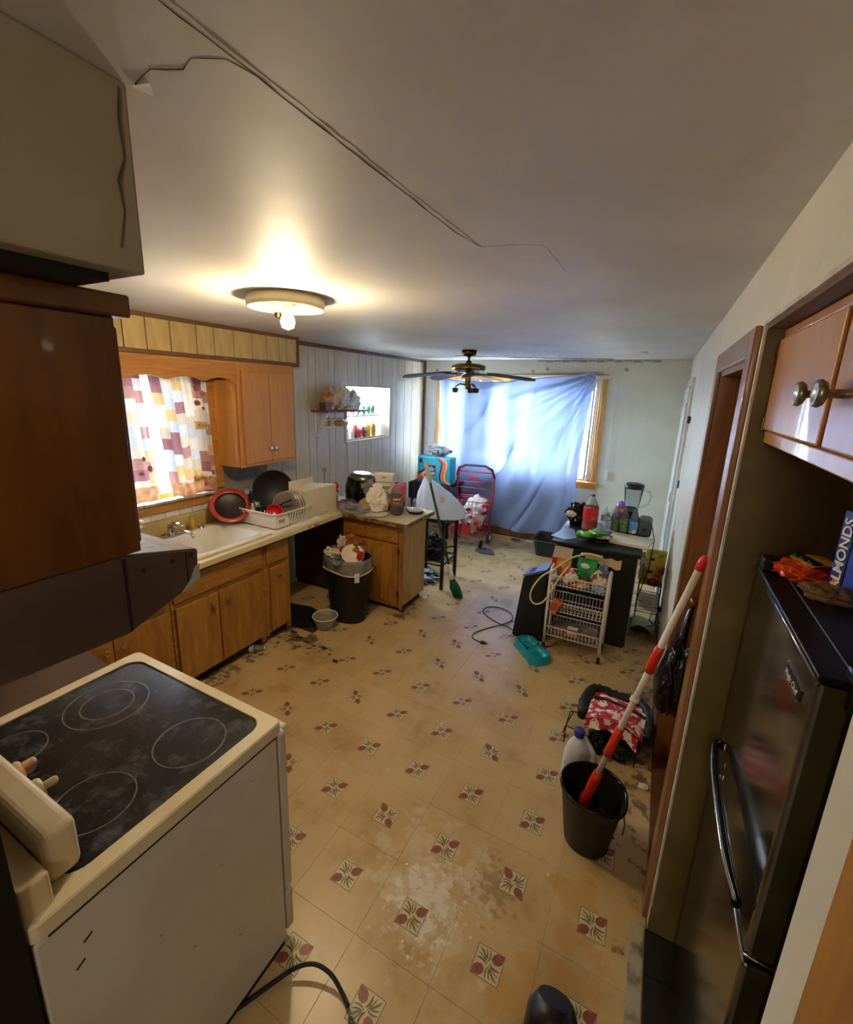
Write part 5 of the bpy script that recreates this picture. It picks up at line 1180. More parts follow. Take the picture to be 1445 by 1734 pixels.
bas = [(-1.64, 4.22, .60), (-1.20, 4.22, .60), (-1.23, 4.0, .60), (-1.61, 4.0, .60)]
for z, s in ((.60, 1), (.45, .97), (.30, .94), (.14, .92)): tp([[(-1.42 + (x + 1.42) * s, y, z) for x, y, _ in bas]], .005 if z in (.6, .14) else .003, m_redw, 'basket_ring', closed=True)
for k in range(9):
    x = -1.60 + k * .046; tp([[(x, 4.0, .60), (-1.42 + (x + 1.42) * .92, 4.0, .14), (-1.42 + (x + 1.42) * .92, 4.22, .14)]], .0028, m_redw, 'wire')
for k in range(4):
    y = 4.02 + k * .05
    for x in (-1.625, -1.215): tp([[(x, y, .60), (-1.42 + (x + 1.42) * .92, y, .14)]], .0028, m_redw, 'wire')
tp([[(-1.60, 3.99, .14), (-1.59, 3.99, .02)], [(-1.24, 3.99, .14), (-1.24, 3.99, .06)]], .007, m_redw, 'front_foot')
b = new(); bx(b, -1.51, -1.41, 4.225, 4.235, .83, .87, .004); part('badge', b, M('bright_red_badge', '#c8282c', .4), t, w=True)
for x in (-1.66, -1.215):
    b = new(); tube(b, [(x + .045 * 0, 4.29 + .0, .0)] * 1 + [(x, 4.29, .0)], .001, 4) if False else None
    lathe(b, [(.045, -.012), (.07, -.014), (.078, 0), (.07, .014), (.045, .012)], 28, mat=basis((x, 4.29, .08), (0, 1, 0), (0, 0, 1))); wh = part('wheel', b, m_grey, t, w=True)
    b = new(); lathe(b, [(0, -.014), (.03, -.014), (.045, -.008), (.045, .008), (.03, .014), (0, .014)], 20, mat=basis((x, 4.29, .08), (0, 1, 0), (0, 0, 1))); part('hub', b, m_white, wh, w=True)
for x in (-1.235,):
    b = new(); lathe(b, [(.0, -.01), (.05, -.012), (.055, 0), (.05, .012), (0, .01)], 24, mat=basis((x, 4.02, .06), (0, 1, 0), (0, 0, 1))); part('caster', b, m_black, t, w=True)
t = thing('patterned_bag', 'white plastic bag with red and black print in the trolley', 'bag', (-1.40, 4.12, .16))
b = new(); crumple(b, (0, 0, 0), (.36, .19, .50), 95, .3, 5, freq=1.6, fn=lambda p: Vector((p.x + .45 * p.z, p.y, p.z))); part('bag', b, M('white_glossy_bag', '#dcd8d6', .3, c2='#cfc7c6', scale=7), t)
rt = random.Random(4)
for k in range(12):
    x = rt.uniform(-.16, .2); z = rt.uniform(.05, .45); x += .3 * (z - .25); s = rt.uniform(.014, .035)
    b = new(); crumple(b, (x, -.085 + rt.uniform(-.02, .0), z), (s * 2.2, .05, s * 1.6), 200 + k, .3, 3, flat=False); part('print_patch', b, (m_redbright, M('maroon_print', '#3a1420', .4))[k % 2], t)
b = new(); crumple(b, (.13, -.08, .3), (.14, .08, .12), 230, .1, 3, flat=False); part('silver_ball', b, M('silver_wrap', '#cfd0d4', .25, metal=.4), t)
b = new(); bx(b, 0, .11, -.03, .03, 0, .14, .008); single('red_carton', b, M('orange_red_carton', '#d8432e', .5), 'orange red carton standing low in the trolley', 'carton').location = (-1.45, 4.04, .15)
b = new(); bx(b, 0, .14, -.04, .04, 0, .10, .008); single('pink_carton', b, M('pinkish_carton', '#c03a5a', .5), 'crimson box at left bottom of the red trolley', 'carton').location = (-1.60, 4.06, .15)
t = thing('grey_plate', 'flat grey plastic plate on the floor below trolley wheels', 'plate', (-1.14, 3.97, 0))
b = new(); poly(b, [(-1.28, 4.0, .001), (-1.26, 3.9, .001), (-1.16, 3.85, .001), (-1.0, 3.88, .001), (-1.03, 3.97, .001), (-1.10, 4.05, .001), (-1.2, 4.06, .001)], .010); bmesh.ops.bevel(b, geom=b.edges[:], offset=.002, segments=1, affect='EDGES'); part('base', b, m_grey, t, w=True)
b = new(); tube(b, [(-1.27, 3.99, .012), (-1.255, 3.905, .012), (-1.16, 3.86, .012), (-1.01, 3.89, .012)], .003, 6); part('raised_rim', b, m_black, t, w=True)

# ---------------------------------------------------------------- sheet over the far window
m_sheet = M('blue_grey_sheet', '#8796bb', .9, subs=.17, bump=.08, bscale=200)
def sheet(u, v):
    # silhouette corners: top from left to right, bottom from left to right
    xl = -2.21 + .03 * (1 - v); xr = -.16 - .10 * (1 - v) ** .8 - .03 * math.sin(PI * v)
    top = 2.10 + .10 * max(0, (u - .45) / .55) ** 1.5 - .035 * math.sin(PI * min(1, u / .6)); bot = .25 - .14 * math.sin(PI * min(1, u * 1.25) * .55) + .20 * max(0, u - .78)
    x = xl + (xr - xl) * u; z = bot + (top - bot) * v
    # fan of folds running from the upper right corner
    dx = 1.02 - u; dz = 1.0 - v; rr = math.hypot(dx * 2.1, dz * 2.0); th = math.atan2(dz * 2.0, dx * 2.1 + 1e-4)
    w1 = min(1, rr / .25) * max(0, 1 - rr / 2.4)
    f = .040 * w1 * math.sin(th * 26 + 1.4 * math.sin(rr * 2.2)) + .012 * w1 * math.sin(th * 47 + rr * 3 + 1)
    f += .045 * w1 * (1 - abs(math.sin(th * 9 + .6 * math.sin(rr * 3)))) ** 4 + .055 * max(0, 1 - v) ** .5 * (1 - abs(math.sin(math.hypot((u - .15) * 1.6, v - 1.05) * 7 + u))) ** 5
    # vertical folds at the left
    f += .035 * max(0, 1 - u / .22) * math.sin(u * 70 + v * 2) + .012 * math.sin(u * 26 + v * 1.3 + 2) * (1 - v * .5)
    # swags low down
    sag = math.hypot((u - .2) * 1.8, v - 1.0)
    f += .030 * math.sin(sag * 17 + u * 3) * max(0, 1 - v) ** .7 * min(1, u * 3)
    f += .02 * noise.noise(Vector((u * 6, v * 6, 2)))
    return Vector((x, YF - .135 + f, z))
b = new(); grid(b, sheet, 170, 110)
t = thing('window_sheet', 'blue grey bed sheet hung over the far window, folds fanning right', 'sheet', (-1.25, YF - .12, .12)); part('cloth', b, m_sheet, t, w=True)
b = new(); tube(b, [tuple(sheet(u / 60, 1)) for u in range(61)], .006, 6); part('gathered_hem', b, m_sheet, t, w=True)
b = new(); tube(b, [(-2.33, YF - .045, 2.165), (-.10, YF - .045, 2.20)], .009, 8); single('curtain_rod', b, M('white_rod', '#c6c4ba', .4), 'pale curtain rod above the far window sheet', 'rod')

# ---------------------------------------------------------------- litter tray behind, black stand and its goods
t = thing('litter_tray', 'empty black plastic tray on the floor under sheet edge', 'tray', (-.37, 4.42, 0))
b = new()
O = rrect(-.62, -.10, 4.14, 4.56, .06); I = rrect(-.58, -.14, 4.18, 4.52, .05); m_ = len(O)
Ls = [(I, 0), (O, .2), (rrect(-.635, -.085, 4.125, 4.575, .06), .205), (rrect(-.61, -.11, 4.15, 4.55, .06), .2), (rrect(-.575, -.145, 4.185, 4.515, .05), .008)]
R_ = [[b.verts.new((x, y, z)) for x, y in P] for P, z in Ls]
for A, B in zip(R_, R_[1:]):
    for k in range(m_): b.faces.new((A[k], A[(k + 1) % m_], B[(k + 1) % m_], B[k]))
b.faces.new(R_[0][::-1]); b.faces.new(R_[-1]); part('tray', b, M('charcoal_plastic', '#22262b', .45), t, w=True)
b = new(); tube(b, [(x, y, .204) for x, y in rrect(-.632, -.088, 4.128, 4.572, .06)], .006, 6, closed=True); part('rim', b, m_grey, t, w=True)
for k, (x, y) in enumerate(((-.95, 4.6), (-.75, 4.62), (-1.0, 4.35))):
    b = new(); crumple(b, (0, 0, 0), (.13, .07, .03), 100 + k, .4, 3); single('paper_scrap', b, (m_grey, m_white, m_clear)[k], ('grey scrap under the bottom of blue sheet', 'white paper strip beside the empty black tray', 'clear wrapper on the floor before blue sheet')[k], 'scrap').location = (x, y, 0)
t = thing('black_cabinet', 'scuffed black painted cabinet carrying bottles and the blender', 'cabinet', (.26, 2.78, 0))
b = new(); bx(b, -.03, .56, 2.44, 3.12, .02, .775, .003); part('cabinet_body', b, m_blackw, t, w=True)
b = new(); bx(b, -.07, .585, 2.40, 3.16, .775, .80, .005); part('top_board', b, m_blackw, t, w=True)
b = new(); bx(b, .12, .44, 2.436, 2.44, .765, .77, .001); part('worn_edge', b, M('bare_wood_scratch', '#cbb894', .6), t, w=True)
b = new(); bx(b, .561, .566, 2.43, 2.44, .02, .77); bx(b, .56, .564, 2.44, 3.1, .02, .03); part('metal_edge', b, m_steel, t, w=True)
b = new(); bx(b, -.02, .55, 2.45, 3.11, 0, .02); part('plinth', b, m_kick, t, w=True)
TZ = .801
b = new(); poly(b, [(-.10, 2.52, TZ), (.02, 2.46, TZ), (.1, 2.56, TZ), (.04, 2.8, TZ), (-.03, 2.82, TZ)], .004); single('blue_sheet_scrap', b, M('pale_blue_film', '#8fa3bd', .25), 'pale blue plastic film under the green bag', 'film')
t = standbag('green_bag', 'bright green glossy snack bag lying on black cabinet', (0, 0, 0), .15, .06, .22, M('green_snack_bag', '#3f9a2a', .2, c2='#7cc04a', scale=8), seed=3, amp=.02); t.location = (.14, 2.58, TZ + .035); t.rotation_euler = (1.25, .2, .9)
b = new(); crumple(b, (0, 0, 0), (.1, .09, .09), 110, .35, 4); single('white_green_packet', b, M('white_green_wrap', '#d9ddce', .35, c2='#4a7a4a', scale=24, mix=(.5, .56)), 'crumpled white and green packet right of green bag', 'packet').location = (.22, 2.63, TZ)
b = new(); bx(b, -.06, .06, -.004, .004, 0, .14, .003); bmesh.ops.transform(b, matrix=Matrix.Rotation(-.3, 4, 'X'), verts=b.verts); 
t = thing('black_bag', 'black glossy bag with white edge behind red bottle', 'bag', (.03, 2.98, TZ))
b = new(); crumple(b, (0, 0, 0), (.2, .16, .20), 112, .4, 4); part('bag', b, m_blackg, t)
b = new(); crumple(b, (-.05, -.07, .08), (.1, .03, .06), 113, .3, 3, flat=False); part('torn_white_edge', b, m_white, t)
t = bottle('juice_bottle', 'large red drink bottle with dark blue cap on cabinet', (.15, 2.86, TZ), .062, .32, M('red_drink', '#b8121a', .15), .62, M('red_fruit_label', '#c4242a', .35, c2='#d98a86', scale=16, mix=(.55, .7)), (.30, .66), M('blue_cap', '#1d2f7a', .4))
for k, (x, y, lb) in enumerate(((.29, 2.80, 'clear water bottle nearest the metal bowl'), (.315, 2.92, 'clear water bottle behind the nearest clear one'), (.26, 2.95, 'clear water bottle close to the red drink bottle'))):
    bottle('water_bottle', lb, (x, y, TZ), .033, .21, None, 0, M('pale_label', '#c9d0d8', .35, c2='#8794a8', scale=25), (.4, .6), m_white, group='water bottles on the black cabinet')
t = thing('water_pack', 'shrink wrapped pack of water bottles with mountain label', 'bottle pack', (.42, 2.93, TZ))
for i in range(3):
    for j in range(2):
        x = -.075 + i * .072; y = -.035 + j * .07; b = new(); lathe(b, [(0, 0), (.032, 0), (.033, .12), (.03, .15), (.018, .19), (.012, .205), (.012, .22), (0, .22)], 16, (x, y, 0)); bo = part('bottle', b, m_pet, t)
        b = new(); lathe(b, [(.0335, .03), (.0335, .13)], 16, (x, y, 0)); part('label', b, (M('forest_green_label', '#4c6238', .5, c2='#7d8f55', scale=40), M('forest_green_label'), M('mountain_blue_label', '#5c9ad0', .4, c2='#dfe8ee', scale=18, mix=(.5, .6)))[i], bo, w=False).location = Vector((0, 0, .03))
b = new(); crumple(b, (0, 0, 0), (.26, .18, .20), 120, .12, 4); part('shrink_wrap', b, M('thin_film', '#ffffff', .1, trans=1.0, ior=1.02, alpha=.35), t)
for ch in t.children:
    for g in ch.children:
        g.location = (0, 0, .03)
t = thing('blender', 'glass jug blender with black lid behind the water pack', 'blender', (.45, 3.06, TZ))
b = new(); lathe(b, [(0, 0), (.085, 0), (.088, .02), (.07, .13), (.058, .17), (0, .17)], 28); part('base', b, m_black, t)
b = new(); lathe(b, [(.05, .175), (.058, .20), (.075, .38), (.072, .38), (.054, .2), (0, .185)], 28); part('jug', b, M('blender_jug', '#e2e8ec', .05, trans=.95, ior=1.04), t)
b = new(); lathe(b, [(.078, .375), (.08, .41), (.06, .418), (.03, .42), (0, .42)], 28); part('lid', b, m_black, t)
b = new(); tube(b, [(.072, 0, .365), (.125, 0, .36), (.14, 0, .32), (.125, 0, .25), (.065, 0, .215)], .009, 8); part('handle', b, M('blender_jug'), t)
b = new(); lathe(b, [(.055, .172), (.058, .19), (.05, .2)], 28); part('collar', b, m_grey, t)
t = thing('purple_cup', 'purple and orange child cup behind the water pack', 'cup', (.37, 3.02, TZ))
b = new(); lathe(b, [(0, 0), (.036, 0), (.042, .18), (.03, .24), (.012, .26), (0, .26)], 22); part('cup', b, M('purple_cup', '#7a4fb0', .3, c2='#9a7cc8', scale=7), t)
b = new(); lathe(b, [(.043, .165), (.045, .19), (.043, .2)], 22); part('orange_band', b, M('orange_band', '#e0883a', .4), t)
t = thing('metal_bowl', 'stainless steel pet bowl on front of the black cabinet', 'bowl', (.275, 2.60, TZ))
b = new(); lathe(b, [(0, .002), (.062, 0), (.07, .006), (.085, .04), (.092, .043), (.088, .047), (.078, .038), (.06, .01), (0, .01)], 36); part('bowl', b, m_chrome, t)
b = new(); lathe(b, [(.064, 0), (.068, -.0), (.075, .008), (.072, .012)], 36); part('rubber_foot', b, m_black, t)
b = new(); bx(b, .33, .64, 2.56, 2.82, TZ + .002, TZ + .030, .006); bmesh.ops.rotate(b, cent=(.48, 2.7, TZ), matrix=Matrix.Rotation(-.12, 3, 'Z'), verts=b.verts); single('white_board', b, M('cream_foam_board', '#d3cbb8', .5), 'cream board lying at right front of black cabinet', 'board')
t = thing('toaster', 'grey toaster at the back right of the black cabinet', 'toaster', (.56, 3.02, TZ))
b = new(); bx(b, -.04, .07, -.13, .11, 0, .14, .03, 4); part('housing', b, m_grey, t)
b = new(); bx(b, -.01, .0, -.1, .08, .138, .142); bx(b, .03, .04, -.1, .08, .138, .142); part('slots', b, m_black, t)
b = new(); bx(b, .0, .03, -.145, -.13, .06, .08, .004); part('lever', b, m_black, t)
b = new(); tube(b, [(.63, 2.9, .90), (.66, 2.86, .8), (.65, 2.83, .55), (.61, 2.84, .33), (.60, 2.9, .25), (.68, 2.95, .2), (.78, 2.9, .2)], .004, 6); t = thing('power_cord', 'black cord hanging from the toaster down to wall', 'cord', (.65, 2.9, .2)); part('cord', b, m_black, t, w=True)
b = new(); bx(b, .765, .79, 2.88, 2.92, .18, .22, .003); part('plug', b, m_black, t, w=True)

# goods right of the cabinet
t = thing('wire_shelf', 'low dark wire shelf between black cabinet and wall', 'shelf', (.68, 3.2, 0))
for z in (.10, .36):
    b = new(); tube(b, [(x, y, z) for x, y in ((.60, 3.0), (.77, 3.0), (.77, 3.5), (.60, 3.5))], .006, 6, closed=True)
    part('shelf_frame', b, m_blackm, t, w=True)
    for k in range(9): b = new(); y = 3.05 + k * .05; tube(b, [(.60, y, z), (.77, y, z)], .003, 5); part('wire', b, m_blackm, t, w=True)
for x in (.6, .77):
    for y in (3.0, 3.5): b = new(); tube(b, [(x, y, 0), (x, y, .36)], .006, 6); part('post', b, m_blackm, t, w=True)
for nm, lb, c, c2, loc, wdh in (('snack_bag', 'yellow snack bag topmost on wire shelf by the wall', '#d8c320', '#e8e060', (.70, 3.14, .44), (.17, .08, .20)), ('snack_bag', 'yellow and red snack bag at front of the wire shelf', '#cfae22', '#b3202c', (.69, 3.03, .365), (.17, .07, .17)), ('white_packet', 'white and pink packet left on the wire shelf', '#d8d4d2', '#d06a9a', (.62, 3.10, .365), (.08, .06, .2))):
    standbag(nm, lb, loc, *wdh, M(nm + c, c, .3, c2=c2, scale=9, mix=(.5, .56)), rz=.1, seed=len(lb))
for sb in [o for o in bpy.data.objects if o.get('label', '').startswith('yellow') and 'wire shelf' in o.get('label', '')]:
    for k, (x, z, mm) in enumerate(((-.03, .10, m_black), (.03, .07, m_redbright), (.0, .13, m_white), (-.04, .04, m_grey), (.035, .14, M('orange_print')))):
        b = new(); crumple(b, (x, -.032 + .012 * (z / .15), z), (.055, .015, .028), 600 + k, .3, 2, flat=False); part('printed_patch', b, mm, sb)
b = new(); crumple(b, (0, 0, 0), (.09, .07, .07), 131, .2, 3); single('red_packet', b, M('crimson_packet', '#a51c2c', .3), 'shiny crimson packet lying in front of yellow bags', 'packet').location = (.70, 2.97, .368)
b = new(); bx(b, -.1, .1, -.05, .05, 0, .06, .003); single('brown_carton', b, M('brown_carton', '#8a4f28', .6), 'brown carton behind the yellow snack bags near wall', 'carton').location = (.69, 3.36, .37)
t = thing('paper_sheet', 'white printed paper sheet leaning on the wire shelf', 'paper', (.68, 2.96, .17))
b = new(); poly(b, [(.60, 2.97, .30), (.75, 2.965, .29), (.77, 2.90, .16), (.62, 2.90, .18)], .002, (0, -1, .3)); part('sheet', b, m_white, t, w=True)
b = new()
for k in range(4): x = .66; y = 2.945 - k * .012; z = .262 - k * .022; bx(b, x - .02, x + .06, y - .006, y - .004, z, z + .004)
part('print_lines', b, m_grey, t, w=True)
t = thing('curled_poster', 'curled white printed sheet lying on floor by right wall', 'paper', (.67, 2.72, 0))
b = new(); 
def curl(u, v):
    a = PI * (.05 + .95 * u); return Vector((.55 + .12 * u + .11 * (1 - math.cos(a)) * .5, 2.76 - .05 * u + .18 * (v - .5), .012 + .13 * math.sin(a) * (1 - .3 * u) + .02 * u))
grid(b, curl, 20, 6); part('sheet', b, m_white, t, w=True)
b = new(); grid(b, lambda u, v: curl(.45 + .2 * u, .35 + .3 * v) + Vector((0, 0, .0015)), 6, 3); part('faint_print', b, M('faint_print', '#a9abaf', .6, c2='#d8d8d6', scale=70), t, w=True)
b = new(); tube(b, [(.76, 3.4, .02), (.72, 3.0, .03), (.66, 2.7, .1), (.72, 2.62, .16), (.785, 2.6, .22)], .004, 6); single('black_wire', b, m_black, 'black wire crossing the curled paper at right wall', 'wire')
b = new(); crumple(b, (0, 0, 0), (.2, .2, .10), 135, .3, 4); single('dark_pot', b, M('dark_pot', '#2b2a26', .4), 'dark rounded object tucked inside the curled paper', 'pot').location = (.66, 2.86, 0)

# ---------------------------------------------------------------- tapered black bin, wire cart
t = thing('tapered_bin', 'tall tapered black bin with bluish grey lid beside cart', 'bin', (-.13, 2.30, 0))
b = new(); V = [(-.27, 2.175, 0), (-.02, 2.20, 0), (-.02, 2.42, 0), (-.25, 2.42, 0), (-.215, 2.175, .53), (-.03, 2.18, .61), (-.03, 2.36, .61), (-.215, 2.36, .53)]
vs = [b.verts.new(p) for p in V]
for f in ((0, 1, 2, 3), (4, 5, 6, 7), (0, 1, 5, 4), (1, 2, 6, 5), (2, 3, 7, 6), (3, 0, 4, 7)): b.faces.new([vs[i] for i in f])
bmesh.ops.bevel(b, geom=b.edges[:], offset=.012, segments=2, affect='EDGES'); part('bin_body', b, m_blackm, t, w=True)
b = new(); poly(b, [(-.218, 2.172, .53), (-.03, 2.177, .612), (-.03, 2.363, .612), (-.218, 2.363, .53)], .018, (-.2, 0, 1)); bmesh.ops.bevel(b, geom=b.edges[:], offset=.006, segments=2, affect='EDGES'); part('lid', b, M('blue_grey_lid', '#4f5b78', .35), t, w=True)
b = new(); poly(b, [(-.18, 2.21, .566), (-.14, 2.21, .583), (-.14, 2.30, .583), (-.18, 2.30, .566)], .003, (-.2, 0, 1)); part('lid_slot', b, m_blackm, t, w=True)
t = thing('wire_cart', 'white three tier wire cart on casters full of food', 'cart', (.21, 2.22, 0))
m_cw = M('white_coated_wire', '#ddd3c6', .35)
CX0, CX1, CY0, CY1 = .0, .405, 2.12, 2.34
def dz(x, z): return z + 0.0
for x in (CX0, CX1):
    b = new(); tube(b, [(x, CY0, .06), (x, CY0, .34), (x, CY0 + .01, .62), (x, CY0 + .04, .665), (x, CY1 - .04, .665), (x, CY1, .62), (x, CY1, .34), (x, CY1, .06)], .011, 8); part('side_frame', b, m_cw, t, w=True)
for x in (CX0, CX1):
    for y in (CY0, CY1):
        b = new(); tube(b, [(x, y, .065), (x, y, .035)], .006, 6); lathe(b, [(0, -.011), (.02, -.011), (.024, 0), (.02, .011), (0, .011)], 16, mat=basis((x, y, .024), (0, 1, 0), (0, 0, 1))); part('caster', b, m_black, t, w=True)
for z in (.13, .34, .55):
    for zz in (z, z + .07):
        b = new(); tube(b, [(CX0 + .01, CY0, zz), (CX1 - .01, CY0, zz), (CX1 - .01, CY1, zz), (CX0 + .01, CY1, zz)], .0035 if zz == z else .0045, 6, closed=True); part('basket_rail', b, m_cw, t, w=True)
    for k in range(15):
        x = CX0 + .025 + k * .0252; b = new(); tube(b, [(x, CY0, z + .07), (x, CY0, z - .008), (x, CY1, z - .008), (x, CY1, z + .07)], .0022, 5); part('basket_wire', b, m_cw, t, w=True)
    for k in range(3):
        y = CY0 + .05 + k * .06; b = new(); tube(b, [(CX0 + .01, y, z - .004), (CX1 - .01, y, z - .004)], .0022, 5); part('basket_wire', b, m_cw, t, w=True)
# goods on the cart
t = thing('snack_box', 'tall open snack box with fried food picture on cart', 'box', (.045, 2.26, .56))
b = new(); bx(b, -.065, .075, -.025, .025, 0, .165, .001); part('box', b, M('yellow_red_box', '#d8a62c', .5, c2='#a8402a', scale=12, mix=(.4, .6)), t)
b = new(); poly(b, [(-.065, -.024, .165), (.075, -.024, .165), (.082, -.03, .255), (-.05, -.03, .26)], .0015, (0, -1, 0)); part('open_flap', b, M('grey_card_flap', '#bfae9c', .7), t)
b = new(); bx(b, -.062, -.03, -.027, -.0255, .115, .16); part('red_square', b, m_redbright, t)
for k in range(6): b = new(); crumple(b, (-.04 + .02 * k, -.026, .02 + .02 * (k % 3)), (.045, .006, .04), 300 + k, .2, 2, flat=False); part('food_picture', b, M('fried_food_print', '#8a4322', .5, c2='#b3632c', scale=40), t)
for nm, lb, loc, d, c, c2, s in (
    ('silver_packet', 'silver and blue wrapper at left end of cart top', (.02, 2.15, .56), (.06, .06, .10), '#c9cdd6', '#4a5f9a', 141),
    ('red_white_packet', 'white packet with red border front of the cart top tier', (.13, 2.16, .56), (.12, .07, .12), '#e2ddd6', '#c23a2a', 142),
    ('sausage_pack', 'clear pack of sausages low in the cart top tier', (.20, 2.17, .555), (.16, .08, .06), '#b06a4a', '#e0c9b4', 143),
    ('brown_packet', 'brown wrapped packet beside the cereal bag on cart', (.235, 2.2, .56), (.08, .08, .07), '#6a4326', '#3f2a1c', 144),
    ('cereal_bag', 'white and blue bag with brown cereal at cart right', (.335, 2.18, .56), (.12, .09, .14), '#d8c9b8', '#7a4a2c', 145),
    ('blue_packet', 'small pale blue packet at bottom right of top tier', (.345, 2.13, .556), (.10, .04, .05), '#7fa6c8', '#a9c4da', 146),
    ('slate_packet', 'slate blue packet behind the cereal bag', (.34, 2.28, .56), (.10, .07, .17), '#5a6488', '#8a8a9c', 147)):
    b = new(); crumple(b, (0, 0, 0), d, s, .3, 4); single(nm, b, M(nm, c, .35, c2=c2, scale=20, mix=(.48, .56)), lb, 'packet').location = loc
t = standbag('green_bag', 'dark green snack bag leaning on the cart top tier', (.235, 2.27, .56), .15, .08, .19, M('dark_green_bag', '#1e7a3a', .25, c2='#2f9a50', scale=8), rz=-.2, seed=8)
b = new(); crumple(b, (0, -.045, .12), (.07, .01, .04), 148, .2, 3, flat=False); part('white_print', b, m_white, t)
b = new(); bx(b, .33, .5, 2.30, 2.40, .70, .74, .004)
b.free()
t = thing('cloth', 'tan and pale blue folded cloth draped behind the cart', 'cloth', (.32, 2.39, .66))
b = new(); grid(b, lambda u, v: Vector((.20 + .26 * u, 2.355 + .05 * v, .700 + .03 * v - .03 * u * (1 - v) + .006 * math.sin(u * 20))), 20, 6); part('cloth', b, M('tan_blue_cloth', '#b9a173', .8, c2='#7ba0b4', scale=5, mix=(.5, .56)), t, w=True)
t = thing('hair_straightener_cord', 'thick cream cord looping over the left of the cart', 'cord', (-.05, 2.15, .3))
b = new(); P = [(.20, 2.30, .765), (.12, 2.2, .75), (.02, 2.12, .665), (-.06, 2.09, .60), (-.115, 2.08, .50), (-.125, 2.08, .42), (-.09, 2.08, .375), (-.03, 2.09, .40), (.02, 2.10, .50), (.07, 2.11, .62), (.12, 2.16, .70)]
def old_curve(P, k=6):
    Q = []
    for i in range(len(P) - 1):
        p0, p1, p2, p3 = [Vector(P[max(0, min(len(P) - 1, i + d))]) for d in (-1, 0, 1, 2)]
        for j in range(k):
            s = j / k; Q.append(.5 * ((2 * p1) + (p2 - p0) * s + (2 * p0 - 5 * p1 + 4 * p2 - p3) * s * s + (3 * p1 - p0 - 3 * p2 + p3) * s ** 3))
    Q.append(Vector(P[-1])); return Q
tube(b, cr(P), .006, 8); part('cord', b, m_beige, t, w=True)
b = new(); tube(b, cr([(.18, 2.29, .765), (.24, 2.32, .765), (.33, 2.33, .755)]), .013, 8); part('handle', b, M('tan_handle', '#c9a873', .5), t, w=True)
t['category'] = 'cord'; t.name = 'cream_cord'
t = standbag('spice_packet', 'red and orange packet hanging on cart middle tier', (.045, 2.105, .335), .06, .03, .12, M('red_orange_pack', '#a8341c', .3, c2='#d88a3a', scale=11, mix=(.45, .6)), rz=.1, seed=12); t.rotation_euler = (0, .35, 0)
b = new(); bx(b, -.004, .004, -.03, .03, 0, .12, .002); single('white_card', b, m_white, 'white card wedged at lower left of the cart', 'card').location = (.03, 2.13, .22)
t = thing('bakery_box', 'clear plastic bakery box on the bottom tier of cart', 'box', (.2, 2.23, .135))
b = new(); bx(b, .04, .37, 2.14, 2.32, .133, .20, .012, 2); part('clear_lid', b, M('clear_lid', '#dfe4ea', .05, trans=.9, ior=1.15), t, w=True)
b = new(); bx(b, .05, .36, 2.15, 2.31, .137, .16, .008); part('pastry', b, M('pastry', '#b98d70', .6, c2='#8a5b42', scale=14), t, w=True)
b = new(); bx(b, .16, .235, 2.136, 2.139, .15, .19); bx(b, .16, .235, 2.15, 2.2, .201, .2025); part('label', b, m_white, t, w=True)
b = new(); bx(b, .163, .232, 2.1345, 2.1365, .155, .172); part('red_stripe', b, M('orange_stripe', '#d84a24', .5), t, w=True)
b = new(); crumple(b, (.29, 2.2, .165), (.09, .08, .04), 151, .2, 3); part('roll', b, M('pastry'), t, w=True)

# pet bowl and the black cord with plug
t = thing('pet_bowl', 'teal double pet bowl with white label on the floor', 'pet bowl', (-.06, 2.01, 0), rz=-.82)
m_teal = M('teal_plastic', '#1292a4', .35)
b = new(); O = rrect(-.175, .175, -.09, .09, .07); Tp = rrect(-.16, .16, -.078, .078, .06); Tn = rrect(-.15, .15, -.068, .068, .055)
m_ = len(O); Ls = [(O, 0), (Tp, .06), (Tn, .062)]; R_ = [[b.verts.new((x, y, z)) for x, y in P] for P, z in Ls]
for A, B in zip(R_, R_[1:]):
    for k in range(m_): b.faces.new((A[k], A[(k + 1) % m_], B[(k + 1) % m_], B[k]))
part('outer_shell', b, m_teal, t)
for s in (-1, 1):
    b = new(); A = rrect(-.15 if s < 0 else .005, -.005 if s < 0 else .15, -.068, .068, .05); Bq = rrect(-.135 if s < 0 else .02, -.02 if s < 0 else .135, -.052, .052, .04)
    R1 = [b.verts.new((x, y, .062)) for x, y in A]; R2 = [b.verts.new((x, y, .018)) for x, y in Bq]
    for k in range(len(A)): f = b.faces.new((R1[k], R1[(k + 1) % len(A)], R2[(k + 1) % len(A)], R2[k])); f.smooth = True
    b.faces.new(R2); part('food_well', b, m_teal, t)
b = new(); bx(b, -.006, .006, -.07, .07, .05, .063, .003); part('divider', b, m_teal, t)
b = new(); bx(b, -.10, -.02, -.0905, -.087, .015, .042, .002); bmesh.ops.transform(b, matrix=Matrix.Translation((0, .004, 0)) @ Matrix.Rotation(-.17, 4, 'X'), verts=b.verts); part('price_label', b, m_white, t)
t = thing('power_cord', 'thin black cord looped on the floor with two pin plug', 'cord', (-.48, 2.3, 0))
P = [(-.27, 2.25, .006), (-.34, 2.29, .006), (-.40, 2.30, .006), (-.48, 2.33, .006), (-.56, 2.38, .006), (-.62, 2.45, .006), (-.60, 2.54, .008), (-.50, 2.585, .006), (-.38, 2.53, .006), (-.34, 2.42, .006), (-.38, 2.30, .012), (-.46, 2.2, .006), (-.54, 2.06, .006), (-.53, 1.97, .006), (-.47, 1.945, .006), (-.445, 1.94, .006)]
b = new(); tube(b, cr(P, 5), .0045, 6); part('cord', b, m_black, t, w=True)
b = new(); bx(b, -.45, -.41, 1.925, 1.95, .0, .02, .005); pl = part('plug', b, m_black, t, w=True)
